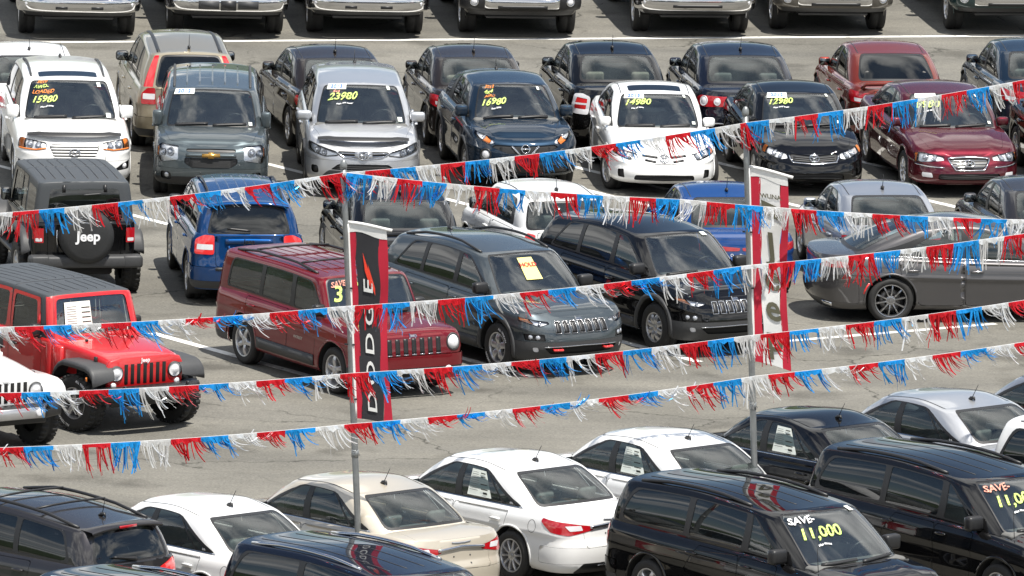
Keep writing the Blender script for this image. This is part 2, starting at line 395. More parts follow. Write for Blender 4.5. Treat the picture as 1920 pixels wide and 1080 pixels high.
WHEELS = {}
def wheel_specs(R, rim, wd, style='five', mat='rim', letter=False, blocky=False):
    key = (R, rim, wd, style, mat, letter, blocky)
    if key in WHEELS: return WHEELS[key]
    h = wd / 2; pr = [(rim, -h * .8), (rim + .02, -h * .95), (R - .035, -h), (R - .008, -h * .86), (R, -h * .6), (R, -h * .15), (R - .008, -h * .12), (R - .008, h * .12), (R, h * .15),
          (R, h * .6), (R - .008, h * .86), (R - .035, h), ((R + rim) / 2 + .01, h * 1.04), (rim + .025, h * .98), (rim + .006, h * .88), (rim - .004, h * .8)]
    V, F = lathe_y(pr, 36)
    if blocky:
        bl = []
        for i in range(28):
            a = 2 * math.pi * i / 28
            for s_, o_ in ((-1, 0), (1, .5)):
                a2 = a + o_ * 2 * math.pi / 28; q = []
                for x, y, z in box_verts(-.030, .030, s_ * h * .30, s_ * h * 1.0, -.03, .006):
                    q.append(((R + z) * math.cos(a2) - x * math.sin(a2), y, (R + z) * math.sin(a2) + x * math.cos(a2)))
                bl.append((q, BOXF))
        V, F = merge([(V, F)] + bl)
    tyre = mesh(V, F, M['rubber'])
    # rim: barrel, lip and spokes
    parts = [lathe_y([(rim + .004, h * .84), (rim + .002, h * .93), (rim - .012, h * .90), (rim - .022, h * .72), (rim - .03, -h * .3), (rim - .05, -h * .5)], 36)]
    ns, w0, w1, twin, dish = dict(five=(5, .075, .062, 0, .02), six=(6, .05, .05, 0, .025), twin5=(5, .03, .034, 1, .02), multi=(10, .035, .028, 0, .015), petal=(7, .10, .085, 0, .01),
                                  steel=(8, .085, .075, 0, .03), fat5=(5, .085, .10, 0, .03), eight=(8, .05, .045, 0, .02))[style]
    yo = h * .72; yh = yo - dish * .2
    for i in range(ns):
        a = 2 * math.pi * i / ns + math.pi / 2
        for sd in ((-1, 1) if twin else (0,)):
            sp = []
            for k in range(5):
                t = k / 4; r = .045 + (rim - .065) * t; ww = (w0 + (w1 - w0) * t) / 2; yy = yh + (dish * math.sin(t * math.pi)) + (yo - yh) * t
                off = sd * (.018 + .06 * t)
                sp += [(off - ww, yy - .004, r), (off - ww * .6, yy + .008, r), (off + ww * .6, yy + .008, r), (off + ww, yy - .004, r), (off + ww, yy - .04, r), (off - ww, yy - .04, r)]
            q = [(x * math.cos(a) + r * math.sin(a), y, -x * math.sin(a) + r * math.cos(a)) for x, y, r in sp]
            f = [(k * 6 + j, k * 6 + (j + 1) % 6, k * 6 + 6 + (j + 1) % 6, k * 6 + 6 + j) for k in range(4) for j in range(6)]
            parts.append((q, f))
    parts.append(lathe_y([(.078, yh - .035), (.075, yh + .004), (.06, yh + .014), (.03, yh + .012), (.028, yh + .02), (.001, yh + .022)], 20))
    V, F = merge(parts); rme = mesh(V, F, M[mat])
    bm = bmesh.new(); bm.from_mesh(rme); bmesh.ops.recalc_face_normals(bm, faces=list(bm.faces)); bm.to_mesh(rme); bm.free()
    for me in (rme,):
        try: me.set_sharp_from_angle(angle=R_(40))
        except Exception: pass
    V, F = merge([lathe_y([(.001, -h * .5), (rim - .02, -h * .5), (rim - .02, -h * .55)], 24)])
    back = mesh(V, F, M['well'])
    V, F = merge([lathe_y([(.06, h * .05), (.06, h * .12), (rim * .68, h * .12), (rim * .68, h * .05)], 28)])
    disc = mesh(V, F, M['brake'])
    nuts = []
    for i in range(5):
        a = 2 * math.pi * (i + .5) / 5 + math.pi / 2
        v, f = lathe_y([(.010, yh - .01), (.010, yh + .016), (.001, yh + .018)], 8)
        nuts.append(([(x + .055 * math.cos(a), y, z + .055 * math.sin(a)) for x, y, z in v], f))
    kids = [spec('tyre', tyre), spec('rim', rme), spec('brake_disc', disc)]
    if letter:   # raised white letters round the sidewall
        lv = []; lf = []
        for a0, word in ((.5, 'ALL TERRAIN'), (3.64, 'ALL TERRAIN')):
            tv, tf = text_geo(word, .05, bold=.02)
            o = len(lv)
            for x, y in tv:
                an = a0 - x / (R - .07) + 1.2; r = R - .075 + y
                lv.append((-r * math.cos(an), h * 1.05, r * math.sin(an)))
            lf += [tuple(i + o for i in f) for f in tf]
        kids.append(spec('sidewall_lettering', mesh(lv, lf, M['white'], smooth=False)))
    WHEELS[key] = (back, kids)
    return WHEELS[key]

_SEAT = {}
def seat_mesh(mk, w=.5):
    k = (mk, w)
    if k not in _SEAT:
        bm = bmesh.new()
        for (x0, x1, z0, z1, lean, ww) in ((-.25, .27, .0, .16, 0, w), (-.33, -.20, .10, .66, -.20, w * .94), (-.44, -.34, .67, .86, -.05, w * .5)):
            vs = [bm.verts.new(v) for v in box_verts(x0, x1, -ww / 2, ww / 2, z0, z1)]
            for v in vs:
                if v.co.z > (z0 + z1) / 2: v.co.x += lean
            fs = [bm.faces.new([vs[i] for i in f]) for f in BOXF]
            bmesh.ops.bevel(bm, geom=list({e for f in fs for e in f.edges}), offset=.05, segments=2, affect='EDGES', profile=.5)
        _SEAT[k] = bm_mesh(bm, M[mk], True)
    return _SEAT[k]
_COMMON = {}
def common(key, fn):
    if key not in _COMMON: _COMMON[key] = fn()
    return _COMMON[key]

class Car:
    """length along +x (front), y to the car's left, wheels on z = 0"""
    D = dict(L=4.6, W=1.8, wb=2.7, fo=.95, R=.325, rim=.215, tw=.215, tr=.0, zb=.22, af=.75, nf=2.7, ar=.65, nr=3.0, hwf=.965, hwr=.96, k=(18, 46, 16),
             ds=[(0, .07), (.1, .02), (.33, .006), (.59, .020), (.66, .0), (.72, .009), (.83, .018), (.93, .048), (1, .088)],
             df=[(0, .10), (.15, .02), (.35, 0), (.6, .03), (.8, .09), (1, .22)], dr=[(0, .12), (.15, .03), (.4, 0), (.7, .05), (1, .14)],
             zs=[(-2.3, .98), (-1, .95), (1, .93), (2.3, .70)], crown=[(-2.3, .03), (-1.5, .04), (1.5, .06), (2.3, .05)], cp=3.2, flare=.018, Ra=None, ridge=None,
             xf0=1.15, xr0=-1.7, xf1=.35, xr1=-.8, w0=.78, w1=.57, gaf=.42, gnf=2.6, gar=.40, gnr=2.6, zr=[(-.8, 1.39), (-.2, 1.45), (.35, 1.40)], rc=.05, rp=2.6, gb=.03,
             cladding=False, style='five', rimmat='rim', seat='seat', wheel_letter=False, blocky=False, steer=0.0, arch_clad=.0)
    def __init__(c, **kw):
        P = dict(c.D); P.update(kw); c.P = P
        for a, b in P.items(): setattr(c, a, b)
        c.hw = c.W / 2; c.parts = []; c.bodyextra = []
        c.xfa = c.L / 2 - c.fo; c.xra = c.xfa - c.wb
        if c.Ra is None: c.Ra = c.R + .055
        X, Y, _ = half_outline(c.L / 2, -c.L / 2, c.hw, c.af, c.nf, c.ar, c.nr, c.hwf, c.hwr, c.k)
        # dense normals
        dx = np.gradient(X); dy = np.gradient(Y); l = np.hypot(dx, dy) + 1e-9
        NX, NY = dy / l, -dx / l
        NX[0], NY[0] = 1, 0; NX[-1], NY[-1] = -1, 0
        c.OX, c.OY, c.NX, c.NY = X, Y, NX, NY
        c.sig = np.concatenate([[0], np.cumsum(np.hypot(np.diff(X), np.diff(Y)))]); c.S = c.sig[-1]
        c.ZB = hermite(c.zb) if isinstance(c.zb, list) else hermite([(0, c.zb)])
        c.ZS = hermite(c.zs); c.DS, c.DF, c.DR = hermite(c.ds), hermite(c.df), hermite(c.dr); c.CR = hermite(c.crown)
        rows = [0, .05, .12, .2, .28, .36, .44, .52, .59, .63, .66, .69, .74, .79, .85, .9, .95, 1]
        def wr(i):
            zb, zs = float(c.ZB(X[i])), float(c.ZS(X[i])); return [zb + (zs - zb) * t for t in rows]
        c.wall = Patch(c.sig, wr, c.wmap)
        # ring and cap
        ring = c.wmap(c.sig, c.ZS(X)); c.RX, c.RY, c.RZ = ring[:, 0].copy(), ring[:, 1], ring[:, 2]
        for i in range(1, len(c.RX)):
            if c.RX[i] > c.RX[i - 1] - 2e-4: c.RX[i] = c.RX[i - 1] - 2e-4
        fr = [1, .975, .94, .88, .8, .7, .58, .44, .3, .15, 0]
        c.cap = Patch(c.RX, lambda i: [c.RY[i] * q - (1e-6 * k) for k, q in enumerate(fr)], c.cmap)
        # greenhouse
        if c.zr:
            kk = (14, 34, 14)
            x0, y0, A = half_outline(c.xf0, c.xr0, c.w0, c.gaf, c.gnf, c.gar, c.gnr, k=kk)
            x1, y1, _ = half_outline(c.xf1, c.xr1, c.w1, c.gaf * .8, c.gnf, c.gar * .8, c.gnr, k=kk, A=A)
            dx = np.gradient(x0); dy = np.gradient(y0); l = np.hypot(dx, dy) + 1e-9
            c.gnx, c.gny = dy / l, -dx / l; c.gnx[0], c.gny[0] = 1, 0; c.gnx[-1], c.gny[-1] = -1, 0
            c.ZR = hermite(c.zr)
            c.g0 = np.stack([x0, y0, c.ctop(x0, y0) - .035], 1)
            c.g1 = np.stack([x1, y1, c.rtop(x1, y1)], 1)
            c.gs = np.concatenate([[0], np.cumsum(np.hypot(np.diff(x0), np.diff(y0)))]); c.GS = c.gs[-1]
            c.HV = float(np.mean(c.g1[:, 2] - c.g0[:, 2]))
            vr = [0, .06, .14, .24, .36, .48, .6, .7, .78, .84, .89, .93, .965, 1]
            c.gh = Patch(c.gs, lambda i: [q * c.HV for q in vr], c.gmap)
            c.roof = Patch(x1 - np.arange(len(x1)) * 1e-6, lambda i: [y1[i] * q - 1e-6 * k for k, q in enumerate([1, .96, .9, .82, .7, .55, .38, .2, 0])], c.rmap)
        c.arches()
    # ---- surfaces
    def wmap(c, u, v, off=0.0):
        u = np.asarray(u, float); v = np.asarray(v, float); sg = np.where(u < 0, -1.0, 1.0); u = np.abs(u)
        over = np.maximum(u - c.S, 0); sg = np.where(over > 0, -sg, sg); u = np.where(over > 0, c.S - over, u)
        x = np.interp(u, c.sig, c.OX); y = np.interp(u, c.sig, c.OY); nx = np.interp(u, c.sig, c.NX); ny = np.interp(u, c.sig, c.NY)
        zb = c.ZB(x); zs = c.ZS(x); t = np.clip((v - zb) / (zs - zb), 0, 1)
        d = nx**2 * np.where(nx > 0, c.DF(t), c.DR(t)) + ny**2 * c.DS(t)
        if c.flare:
            for xa in (c.xfa, c.xra): d = d - ny**2 * c.flare * np.exp(-((x - xa) / .42)**2) * np.clip(1.25 - t, 0, 1) * (t > 0)
        d = d - off
        return np.stack([x - nx * d, sg * (y - ny * d), v], 1)
    def ctop(c, x, y):
        yr = np.interp(-np.asarray(x), -c.RX, c.RY); zr = np.interp(-np.asarray(x), -c.RX, c.RZ); y = np.abs(y)
        z = zr + c.CR(x) * np.maximum((yr / c.hw)**c.cp - (y / c.hw)**c.cp, 0)
        if c.ridge:
            a, xr_, xf_, yr_, yf_, wd = c.ridge; t = np.clip((x - xr_) / (xf_ - xr_), 0, 1); yc = yr_ + (yf_ - yr_) * t
            z = z + a * np.exp(-((y - yc) / wd)**2) * np.sin(np.pi * np.clip(t, 0, 1))**.5 * ((x > xr_) & (x < xf_)) * np.clip((yr - y) / .06, 0, 1)
        return z
    def cmap(c, u, v, off=0.0): return np.stack([u, v, c.ctop(u, v) + off], 1)
    def rtop(c, x, y): return c.ZR(x) - c.rc * (np.abs(y) / c.w1)**c.rp
    def rmap(c, u, v, off=0.0): return np.stack([u, v, c.rtop(u, v) + off], 1)
    def gfg(c, t):
        w_ = np.clip((t - .84) / .16, 0, 1)**2; return (t + .10 * w_) / 1.10, (t - .035 * w_) / .965
    def gmap(c, u, v, off=0.0):
        u = np.asarray(u, float); t = np.clip(np.asarray(v, float) / c.HV, 0, 1); sg = np.where(u < 0, -1.0, 1.0); u = np.abs(u)
        over = np.maximum(u - c.GS, 0); sg = np.where(over > 0, -sg, sg); u = np.where(over > 0, c.GS - over, u)
        I = lambda a: np.interp(u, c.gs, a)
        p0 = np.stack([I(c.g0[:, k]) for k in range(3)], 1); p1 = np.stack([I(c.g1[:, k]) for k in range(3)], 1)
        nx, ny = I(c.gnx), I(c.gny); l = np.hypot(nx, ny); nx /= l; ny /= l
        f, g = c.gfg(t); b = c.gb * 4 * t * (1 - t)
        dz = p1[:, 2] - p0[:, 2]; h = -((p1[:, 0] - p0[:, 0]) * nx + (p1[:, 1] - p0[:, 1]) * ny); q = np.hypot(dz, h) + 1e-9
        ox, oz = (dz / q) * (off + b), (h / q) * (off + b)
        return np.stack([p0[:, 0] + (p1[:, 0] - p0[:, 0]) * f + nx * ox, sg * (p0[:, 1] + (p1[:, 1] - p0[:, 1]) * f + ny * ox), p0[:, 2] + dz * g + oz], 1)
    def wu(c, x): return float(np.interp(-x, -c.OX, c.sig))
    def gu(c, x, t):
        f, g = c.gfg(np.array(t)); xs = c.g0[:, 0] + (c.g1[:, 0] - c.g0[:, 0]) * f
        return float(np.interp(-x, -xs, c.gs))
    def side(c, pts, r=.03): return roundpoly([(c.wu(p[0]), *p[1:]) for p in pts], r)
    def gside(c, pts, r=.05): return roundpoly([(c.gu(p[0], p[1]), p[1] * c.HV, *p[2:]) for p in pts], r)
    def rear(c, pts): return [(c.S - p[0], *p[1:]) for p in pts]
    # ---- parts
    def add(c, n, me, mat=None, kids=None, mx=None, label=None):
        s = spec(n, me, mat, kids, mx, label); c.parts.append(s); return s
    def geo(c, V, F, mat): return mesh(V, F, None if mat == 'paint' else mat)
    def pair(c, n, V, F, mat, kids=None, smooth=True):
        """two mirrored parts; kids is a list of (name, V, F, mat)"""
        r = []
        for s in (1, -1):
            A = (V, F) if s > 0 else mirror_geo(np.array(V), F)
            ks = []
            for k in (kids or []):
                B = (k[1], k[2]) if s > 0 else mirror_geo(np.array(k[1]), k[2])
                ks.append(spec(k[0], mesh(B[0], B[1], None if k[3] == 'paint' else k[3]), k[3] if k[3] == 'paint' else None))
            r.append(c.add(n, mesh(A[0], A[1], None if mat == 'paint' else mat, smooth), mat if mat == 'paint' else None, ks))
        return r
    def centre(c, n, V, F, mat, kids=None):
        me = weld([(V, F), mirror_geo(V, F)], None if mat == 'paint' else mat)
        ks = [spec(k[0], weld([(k[1], k[2]), mirror_geo(np.array(k[1]), k[2])], None if k[3] == 'paint' else k[3]), k[3] if k[3] == 'paint' else None) for k in (kids or [])]
        return c.add(n, me, mat if mat == 'paint' else None, ks)
    def wp(c, poly, r=.03): return c.wall.cut(roundpoly(poly, r) if r is not None else poly)
    def arches(c):
        for xa in (c.xfa, c.xra):
            n = 26; ra = c.Ra; pts = []
            for i in range(n):
                a = 2 * math.pi * i / n; pts.append((c.wu(xa + ra * math.cos(a)), c.R + .01 + ra * math.sin(a)))
            if sum(pts[i - 1][0] * pts[i][1] - pts[i][0] * pts[i - 1][1] for i in range(n)) < 0: pts.reverse()
            c.wall.cut(pts, pid=999)
    def arch_arc(c, xa, ra, a0=-12, a1=192, n=28):
        return [(c.wu(xa + ra * math.cos(R_(a0 + (a1 - a0) * i / n))), c.R + .01 + ra * math.sin(R_(a0 + (a1 - a0) * i / n))) for i in range(n + 1)]
    def wheels(c):
        back, kids = wheel_specs(c.R, c.rim, c.tw, c.style, c.rimmat, c.wheel_letter, c.blocky)
        for xa in (c.xfa, c.xra):
            for s in (1, -1):
                y = c.hw - c.tw / 2 - .025 - c.tr; rz = (0 if s > 0 else math.pi) + (R_(c.steer) if xa == c.xfa else 0)
                mx = Matrix.Translation((xa, s * y, c.R)) @ Matrix.Rotation(rz, 4, 'Z') @ Matrix.Rotation(R_(17 if xa > 0 else 43) * s, 4, 'Y')
                c.add('wheel', back, None, [spec(k['n'], k['me']) for k in kids], mx)
            # wheel housing and arch lip
            ra = c.Ra; V = []; F = []
            for i in range(25):
                a = R_(-8 + 196 * i / 24); x = xa + ra * math.cos(a); z = c.R + .01 + ra * math.sin(a); yw = c.wmap([c.wu(x)], [max(z, .25)])[0, 1]
                V += [(x, yw - .004, z), (x, yw - .36, z)]
            F = [(2 * i, 2 * i + 1, 2 * i + 3, 2 * i + 2) for i in range(24)]
            nb = len(V); V.append((xa, V[1][1], c.R)); F += [(2 * i + 1, nb, 2 * i + 3) for i in range(24)]
            c.pair('wheel_housing', np.array(V), F, M['well'])
            if c.arch_clad: V, F = ribbon(c.wmap, c.arch_arc(xa, ra + c.arch_clad / 2), c.arch_clad, .002, .022); c.pair('arch_cladding', V, F, M['trim'])
            else:
                V, F = ribbon(c.wmap, c.arch_arc(xa, ra + .012), .026, -.004, .012); c.pair('arch_lip', V, F, 'paint')
    def underbody(c):
        zb = float(c.ZB(0)); h = c.hw - .12
        pl = [(c.L / 2 - .16, .45), (c.L / 2 - .40, c.hw - .30), (c.xfa + .05, h - .1), (c.xra - .05, h - .1), (-c.L / 2 + .36, c.hw - .30), (-c.L / 2 + .16, .45)]
        ring = pl + [(x, -y) for x, y in reversed(pl)]; n = len(ring)
        c.add('underbody', mesh([(x, y, zb + d) for d in (.05, .09) for x, y in ring], [tuple(range(n)), tuple(range(2 * n - 1, n - 1, -1))] + [(i, (i + 1) % n, n + (i + 1) % n, n + i) for i in range(n)], M['well'], False)); return
        V = []
        c.add('underbody', mesh([(x, y, z + d) for d in (0, .05) for x, y, z in V], BOXF, M['well'], False))
    def interior(c, xd=None, rows=(0.05, -.85), sw=True, seat=None):
        sm = seat or c.seat; w_ = c.w0 - .07; xd = c.xf0 - .30 if xd is None else xd; zb = float(c.ZB(0)) + .10; zt = float(c.ZS(0)) - .03; x1 = c.xr0 + .25
        V = box_verts(x1, c.xf0 - .05, -w_, w_, zb, zt)
        tub = mesh(V, [(0, 1, 2, 3), (0, 4, 5, 1), (1, 5, 6, 2), (2, 6, 7, 3), (3, 7, 4, 0)], M['dash'], False)
        kids = [spec('dashboard', rbox(xd - .12, c.xf0 - .06, -w_ + .01, w_ - .01, zt - .25, zt + .035, .06, 3, M['dash']))]
        for i, xr_ in enumerate(rows):
            for y in (-.37, .37): kids.append(spec('seat', seat_mesh(sm, .5 if i == 0 else .60), mx=Matrix.Translation((xr_, y, zt - .60))))
        if sw:
            n = 20; T = [(0, .185 * math.cos(2 * math.pi * i / n), .185 * math.sin(2 * math.pi * i / n)) for i in range(n)]
            sp = [tube(T, .016, 6, closed=True), tube([(0.0, -.18, 0), (0.01, 0, -.02), (0, .18, 0)], .02, 6), tube([(0, 0, -.18), (.01, 0, 0)], .018, 6), tube([(0.01, 0, 0), (.3, 0, -.05)], .03, 6)]
            kids.append(spec('steering_wheel', common('steering', lambda: mesh(*merge(sp), M['black'])), mx=Matrix.Translation((xd - .25, .37, zt + .03)) @ Matrix.Rotation(R_(24), 4, 'Y')))
        if x1 < -1.2 and c.xr1 > -1.5:
            kids.append(spec('parcel_shelf', rbox(x1 + .02, x1 + .62, -w_ + .02, w_ - .02, zt - .06, zt - .005, .02, 1, M['dash'])))
        c.add('interior', tub, None, kids)
    def mirrors(c, x, z, mat='paint', sx=.10, sy=.21, sz=.145, gap=.0):
        yb = c.wmap([c.wu(x)], [z - .06])[0, 1] - .05
        def bend(v): return Vector((v.x - .28 * (v.y) * 0 , v.y, v.z))
        for s in (1, -1):
            sy = sy * .94 if s > 0 else sy; y0, y1 = yb + gap, yb + gap + sy
            me = rbox(x - sx / 2, x + sx / 2, min(s * y0, s * y1), max(s * y0, s * y1), z - sz / 2, z + sz / 2, .045, 3, None if mat == 'paint' else mat)
            st = rbox(x - .03, x + .03, min(s * (yb - .03), s * (y0 + .04)), max(s * (yb - .03), s * (y0 + .04)), z - sz / 2 - .02, z - sz / 2 + .03, .012, 1, M['black'])
            gl = rbox(x - sx / 2 - .004, x - sx / 2 + .01, min(s * (y0 + .02), s * (y1 - .02)), max(s * (y0 + .02), s * (y1 - .02)), z - sz / 2 + .02, z + sz / 2 - .02, .004, 1, M['mirror'])
            c.add('mirror', me, mat if mat == 'paint' else None, [spec('mirror_stalk', st), spec('mirror_glass', gl)])
    def antenna(c, x, h=.22, lean=.12, y=0.0, fin=False):
        z = float(c.rtop(np.array(x), np.array(abs(y)))) if abs(y) < c.w1 else 1.0
        pts = [tube([(x, y, z + .03), (x - lean, y, z + .03 + h)], [.006, .004], 6)] if not fin else []
        b = tube([(x + .07, y, z + .0), (x + .02, y, z + .022), (x - .04, y, z + .035), (x - .06, y, z)], [.012, .028, .022, .01], 8)
        c.add('antenna', mesh(*merge(pts + [b]), M['black']))
    def handle(c, x, z, mat='paint', w_=.19):
        V, F = ribbon(c.wmap, [(c.wu(x + w_ / 2 - w_ * k / 6), z) for k in range(7)], [.016, .03, .034, .034, .034, .03, .016], .006, .032)
        return ('handle', V, F, mat)
    def bulged(c, name, u0, u1, z0, z1, off, bulge, mk, pair=False, nz=7, taper=.06):
        """a bumper skin that is rounded from bottom to top and at its ends"""
        n = max(4, int((u1 - u0) / .06)); V = []; F = []
        for i in range(n + 1):
            u = u0 + (u1 - u0) * i / n; e = min(1.0, (u1 - u) / .10 + .25, ((u - u0) / .10 + .25) if u0 >= 0 else 9, ((u - u0) / .10 + .25))
            zz = [z0 + (z1 - z0) * (.5 - .5 * math.cos(math.pi * k / (nz - 1))) for k in range(nz)]
            V.append(c.wmap([u] * nz, zz, np.array([off + bulge * math.sqrt(max(0, 1 - (2 * k / (nz - 1) - 1)**2)) * min(1, e) for k in range(nz)])))
        V = np.concatenate(V); F = [(i * nz + k, (i + 1) * nz + k, (i + 1) * nz + k + 1, i * nz + k + 1) for i in range(n) for k in range(nz - 1)]
        mat = 'paint' if mk == 'paint' else M[mk]
        if pair: c.pair(name, V, F, mat)
        else: return c.add(name, mesh(V, F, None if mk == 'paint' else mat), mat if mk == 'paint' else None)
    def door(c, pts, handles=(), r=.05, gap=.006, extra=None):
        pid = c.wall.cut(c.side(pts, r)); V, F = c.wall.get(pid, 0, gap); c.pair('door', V, F, 'paint', [c.handle(*h) for h in handles] + (extra or []))
    def dlo(c, pts, wins, r=.07, mat=None, frame='black'):
        """black window surround on the cabin side, then the panes in it: (points, material key)"""
        pid = c.gh.cut(c.gside(pts, r)) if pts else None
        for wpts, mk in wins:
            q = c.gh.cut(c.gside(wpts, .04), src=[pid] if pid else [0]); V, F = c.gh.get(q, -.006); c.pair('side_window', V, F, M[mk])
        if pid:
            V, F = c.gh.get(pid, -.001, .002); c.pair('window_frame', V, F, M[frame])
    def windshield(c, half=.70, t0=.05, t1=.93, mk='glass', border=.02, r=.07):
        H = c.HV
        pid = c.gh.cut(roundpoly([(-.02, t0 * H, 0), (half, t0 * H, r), (half - .005, t1 * H, r), (-.02, t1 * H, 0)], r))
        b = border; q = c.gh.cut(roundpoly([(-.02, t0 * H + b, 0), (half - b, t0 * H + b, r), (half - .005 - b, t1 * H - b * .8, r), (-.02, t1 * H - b * .8, 0)], r), src=[pid])
        V, F = c.gh.get(q, -.006); V2, F2 = c.gh.get(pid, -.004)
        c.ws = c.centre('windshield', V, F, M[mk]); c.centre('windshield_seal', V2, F2, M['black'])
        xm = c.xf1 - .02; zm = float(c.rtop(np.array(xm), np.array(0.0))) - .10; c.ws['kids'].append(spec('inside_mirror', rbox(xm - .02, xm + .02, -.12, .12, zm - .04, zm + .03, .012, 1, M['black'])))
        wl = []
        for y0, y1 in ((-half * .78, -.06), (.02, half * .74)):
            pth = [(y0 + (y1 - y0) * k / 8, (t0 + .02 + .035 * math.sin(k / 8 * 1.6)) * H) for k in range(9)]
            V, F = ribbon(c.gmap, pth, .022, .008, .016); wl.append((V, F))
            c.add('wiper', mesh(V, F, M['black']))
    def backlight(c, half=.62, t0=.06, t1=.93, mk='side', border=.03, r=.08, wiper=False, z0=None):
        H = c.HV; S_ = c.GS
        pid = c.gh.cut(roundpoly([(S_ - half, t0 * H, r), (S_ + .02, t0 * H, 0), (S_ + .02, t1 * H, 0), (S_ - half + .01, t1 * H, r)], r))
        b = border; q = c.gh.cut(roundpoly([(S_ - half + b, t0 * H + b, r), (S_ + .02, t0 * H + b, 0), (S_ + .02, t1 * H - b, 0), (S_ - half + b + .01, t1 * H - b, r)], r), src=[pid])
        V, F = c.gh.get(q, -.005); V2, F2 = c.gh.get(pid, -.003)
        c.bl = c.centre('rear_window', V, F, M[mk]); c.centre('rear_window_seal', V2, F2, M['black'])
        if wiper:
            V, F = ribbon(c.gmap, [(S_ + .02 - .36 * k / 6, (t0 + .10 + .01 * k) * H) for k in range(7)], .025, .01, .02); c.add('wiper', mesh(V, F, M['black']))
    def headlight(c, poly, r=.04, bulbs=(), amber=None, depth=.045, chrome=False):
        pp = roundpoly(poly, r); am = None
        pid = c.wall.cut(pp)
        Vl, Fl = c.wall.get(pid, .003)
        if amber: aid = c.wall.cut(roundpoly(amber, .015), src=[pid])
        V, F = c.wall.get(pid, -depth)
        kids = [('lens', Vl, Fl, M['lens'])]
        for (u, z, rad) in bulbs:
            kids.append(c.disc(u, z, rad, -.03, .035, 'bulb')); kids.append(c.ring(u, z, rad, -.02, 'chrome'))
        if amber: Va, Fa = c.wall.get(aid, -.012); kids.append(('turn_signal', Va, Fa, M['amber']))
        if chrome: Vc, Fc = ribbon(c.wmap, densify(pp, .05, True), .014, .0, .01, True); kids.append(('lamp_bezel', Vc, Fc, M['black']))
        c.pair('headlight', V, F, M['refl'], kids)
    def disc(c, u, z, rad, off, h, mk, name='projector', cmap=None):
        """a small dome that stands on the surface"""
        mp = cmap or c.wmap; V = []; F = []; n = 14
        for k, (q, hh) in enumerate(((1, 0), (.8, .6), (.45, .9), (.02, 1))):
            pts = [(u + rad * q * math.cos(2 * math.pi * i / n), z + rad * q * math.sin(2 * math.pi * i / n)) for i in range(n)]
            A = np.array(pts); V.append(mp(A[:, 0], A[:, 1], off + h * hh))
        V = np.concatenate(V)
        for k in range(3):
            for i in range(n): F.append((k * n + i, k * n + (i + 1) % n, (k + 1) * n + (i + 1) % n, (k + 1) * n + i))
        return (name, V, F, M[mk])
    def ring(c, u, z, rad, off, mk, w_=.012, name='lamp_ring', ez=1.0, th=.012, cmap=None):
        n = 20; V, F = ribbon(cmap or c.wmap, [(u + rad * math.cos(2 * math.pi * i / n), z + rad * ez * math.sin(2 * math.pi * i / n)) for i in range(n)], w_, off, th, True)
        return (name, V, F, M[mk])
    def taillight(c, poly, r=.03, white=None, blocks=(), mk='red', off=.006):
        pp = roundpoly(c.rear(poly), r); pid = c.wall.cut(pp); kids = []
        if white: w_ = c.wall.cut(roundpoly(c.rear(white), .012), src=[pid]); V, F = c.wall.get(w_, off + .002); kids.append(('reverse_lamp', V, F, M['clear']))
        for b in blocks: q = c.wall.cut(roundpoly(c.rear(b), .012), src=[pid]); V, F = c.wall.get(q, off - .004); kids.append(('brake_lamp', V, F, M['redb']))
        V, F = c.wall.get(pid, off); c.pair('taillight', V, F, M[mk], kids)
    def front_panel(c, name, poly, mk, off=-.02, r=.03, kids=None, gap=0.0, back=False):
        """centred opening or trim on the nose (or tail); poly is its half with u >= 0"""
        pts = [((-.02 if p[0] <= 0 else p[0]), *p[1:]) for p in poly]; pts = [(*p[:2], 0) if p[0] < 0 else p for p in pts]
        if back: pts = [(c.S - p[0], *p[1:]) for p in pts]
        pid = c.wall.cut(roundpoly(pts, r)); V, F = c.wall.get(pid, off, gap)
        return c.centre(name, V, F, 'paint' if mk == 'paint' else M[mk], kids)
    def pair_panel(c, name, poly, mk, off=-.02, r=.03, kids=None, back=False, gap=0.0):
        pid = c.wall.cut(roundpoly(c.rear(poly) if back else poly, r)); V, F = c.wall.get(pid, off, gap)
        c.pair(name, V, F, 'paint' if mk == 'paint' else M[mk], kids)
    def strip(c, path, w_, mk, off=.002, th=.012, name='trim_strip', both=True, closed=False, cmap=None, parent=None):
        V, F = ribbon(cmap or c.wmap, densify(path, .05, closed), w_, off, th, closed); mat = 'paint' if mk == 'paint' else M[mk]
        if parent is not None: parent['kids'].append(spec(name, mesh(V, F, None if mat == 'paint' else mat), 'paint' if mat == 'paint' else None)); return
        if both: c.pair(name, V, F, mat)
        else: c.add(name, mesh(V, F, None if mat == 'paint' else mat), mat if mat == 'paint' else None)
    def bar(c, u0, u1, z, w_, mk, off=-.01, th=.02, name='slat', parent=None, dz=0.0):
        """a bar across the nose from u0 to u1"""
        n = max(2, int(abs(u1 - u0) / .06)); V, F = ribbon(c.wmap, [(u0 + (u1 - u0) * k / n, z + dz * abs((u0 + (u1 - u0) * k / n))) for k in range(n + 1)], w_, off, th)
        s = spec(name, mesh(V, F, None if mk == 'paint' else M[mk]), 'paint' if mk == 'paint' else None)
        (parent['kids'] if parent else c.parts).append(s)
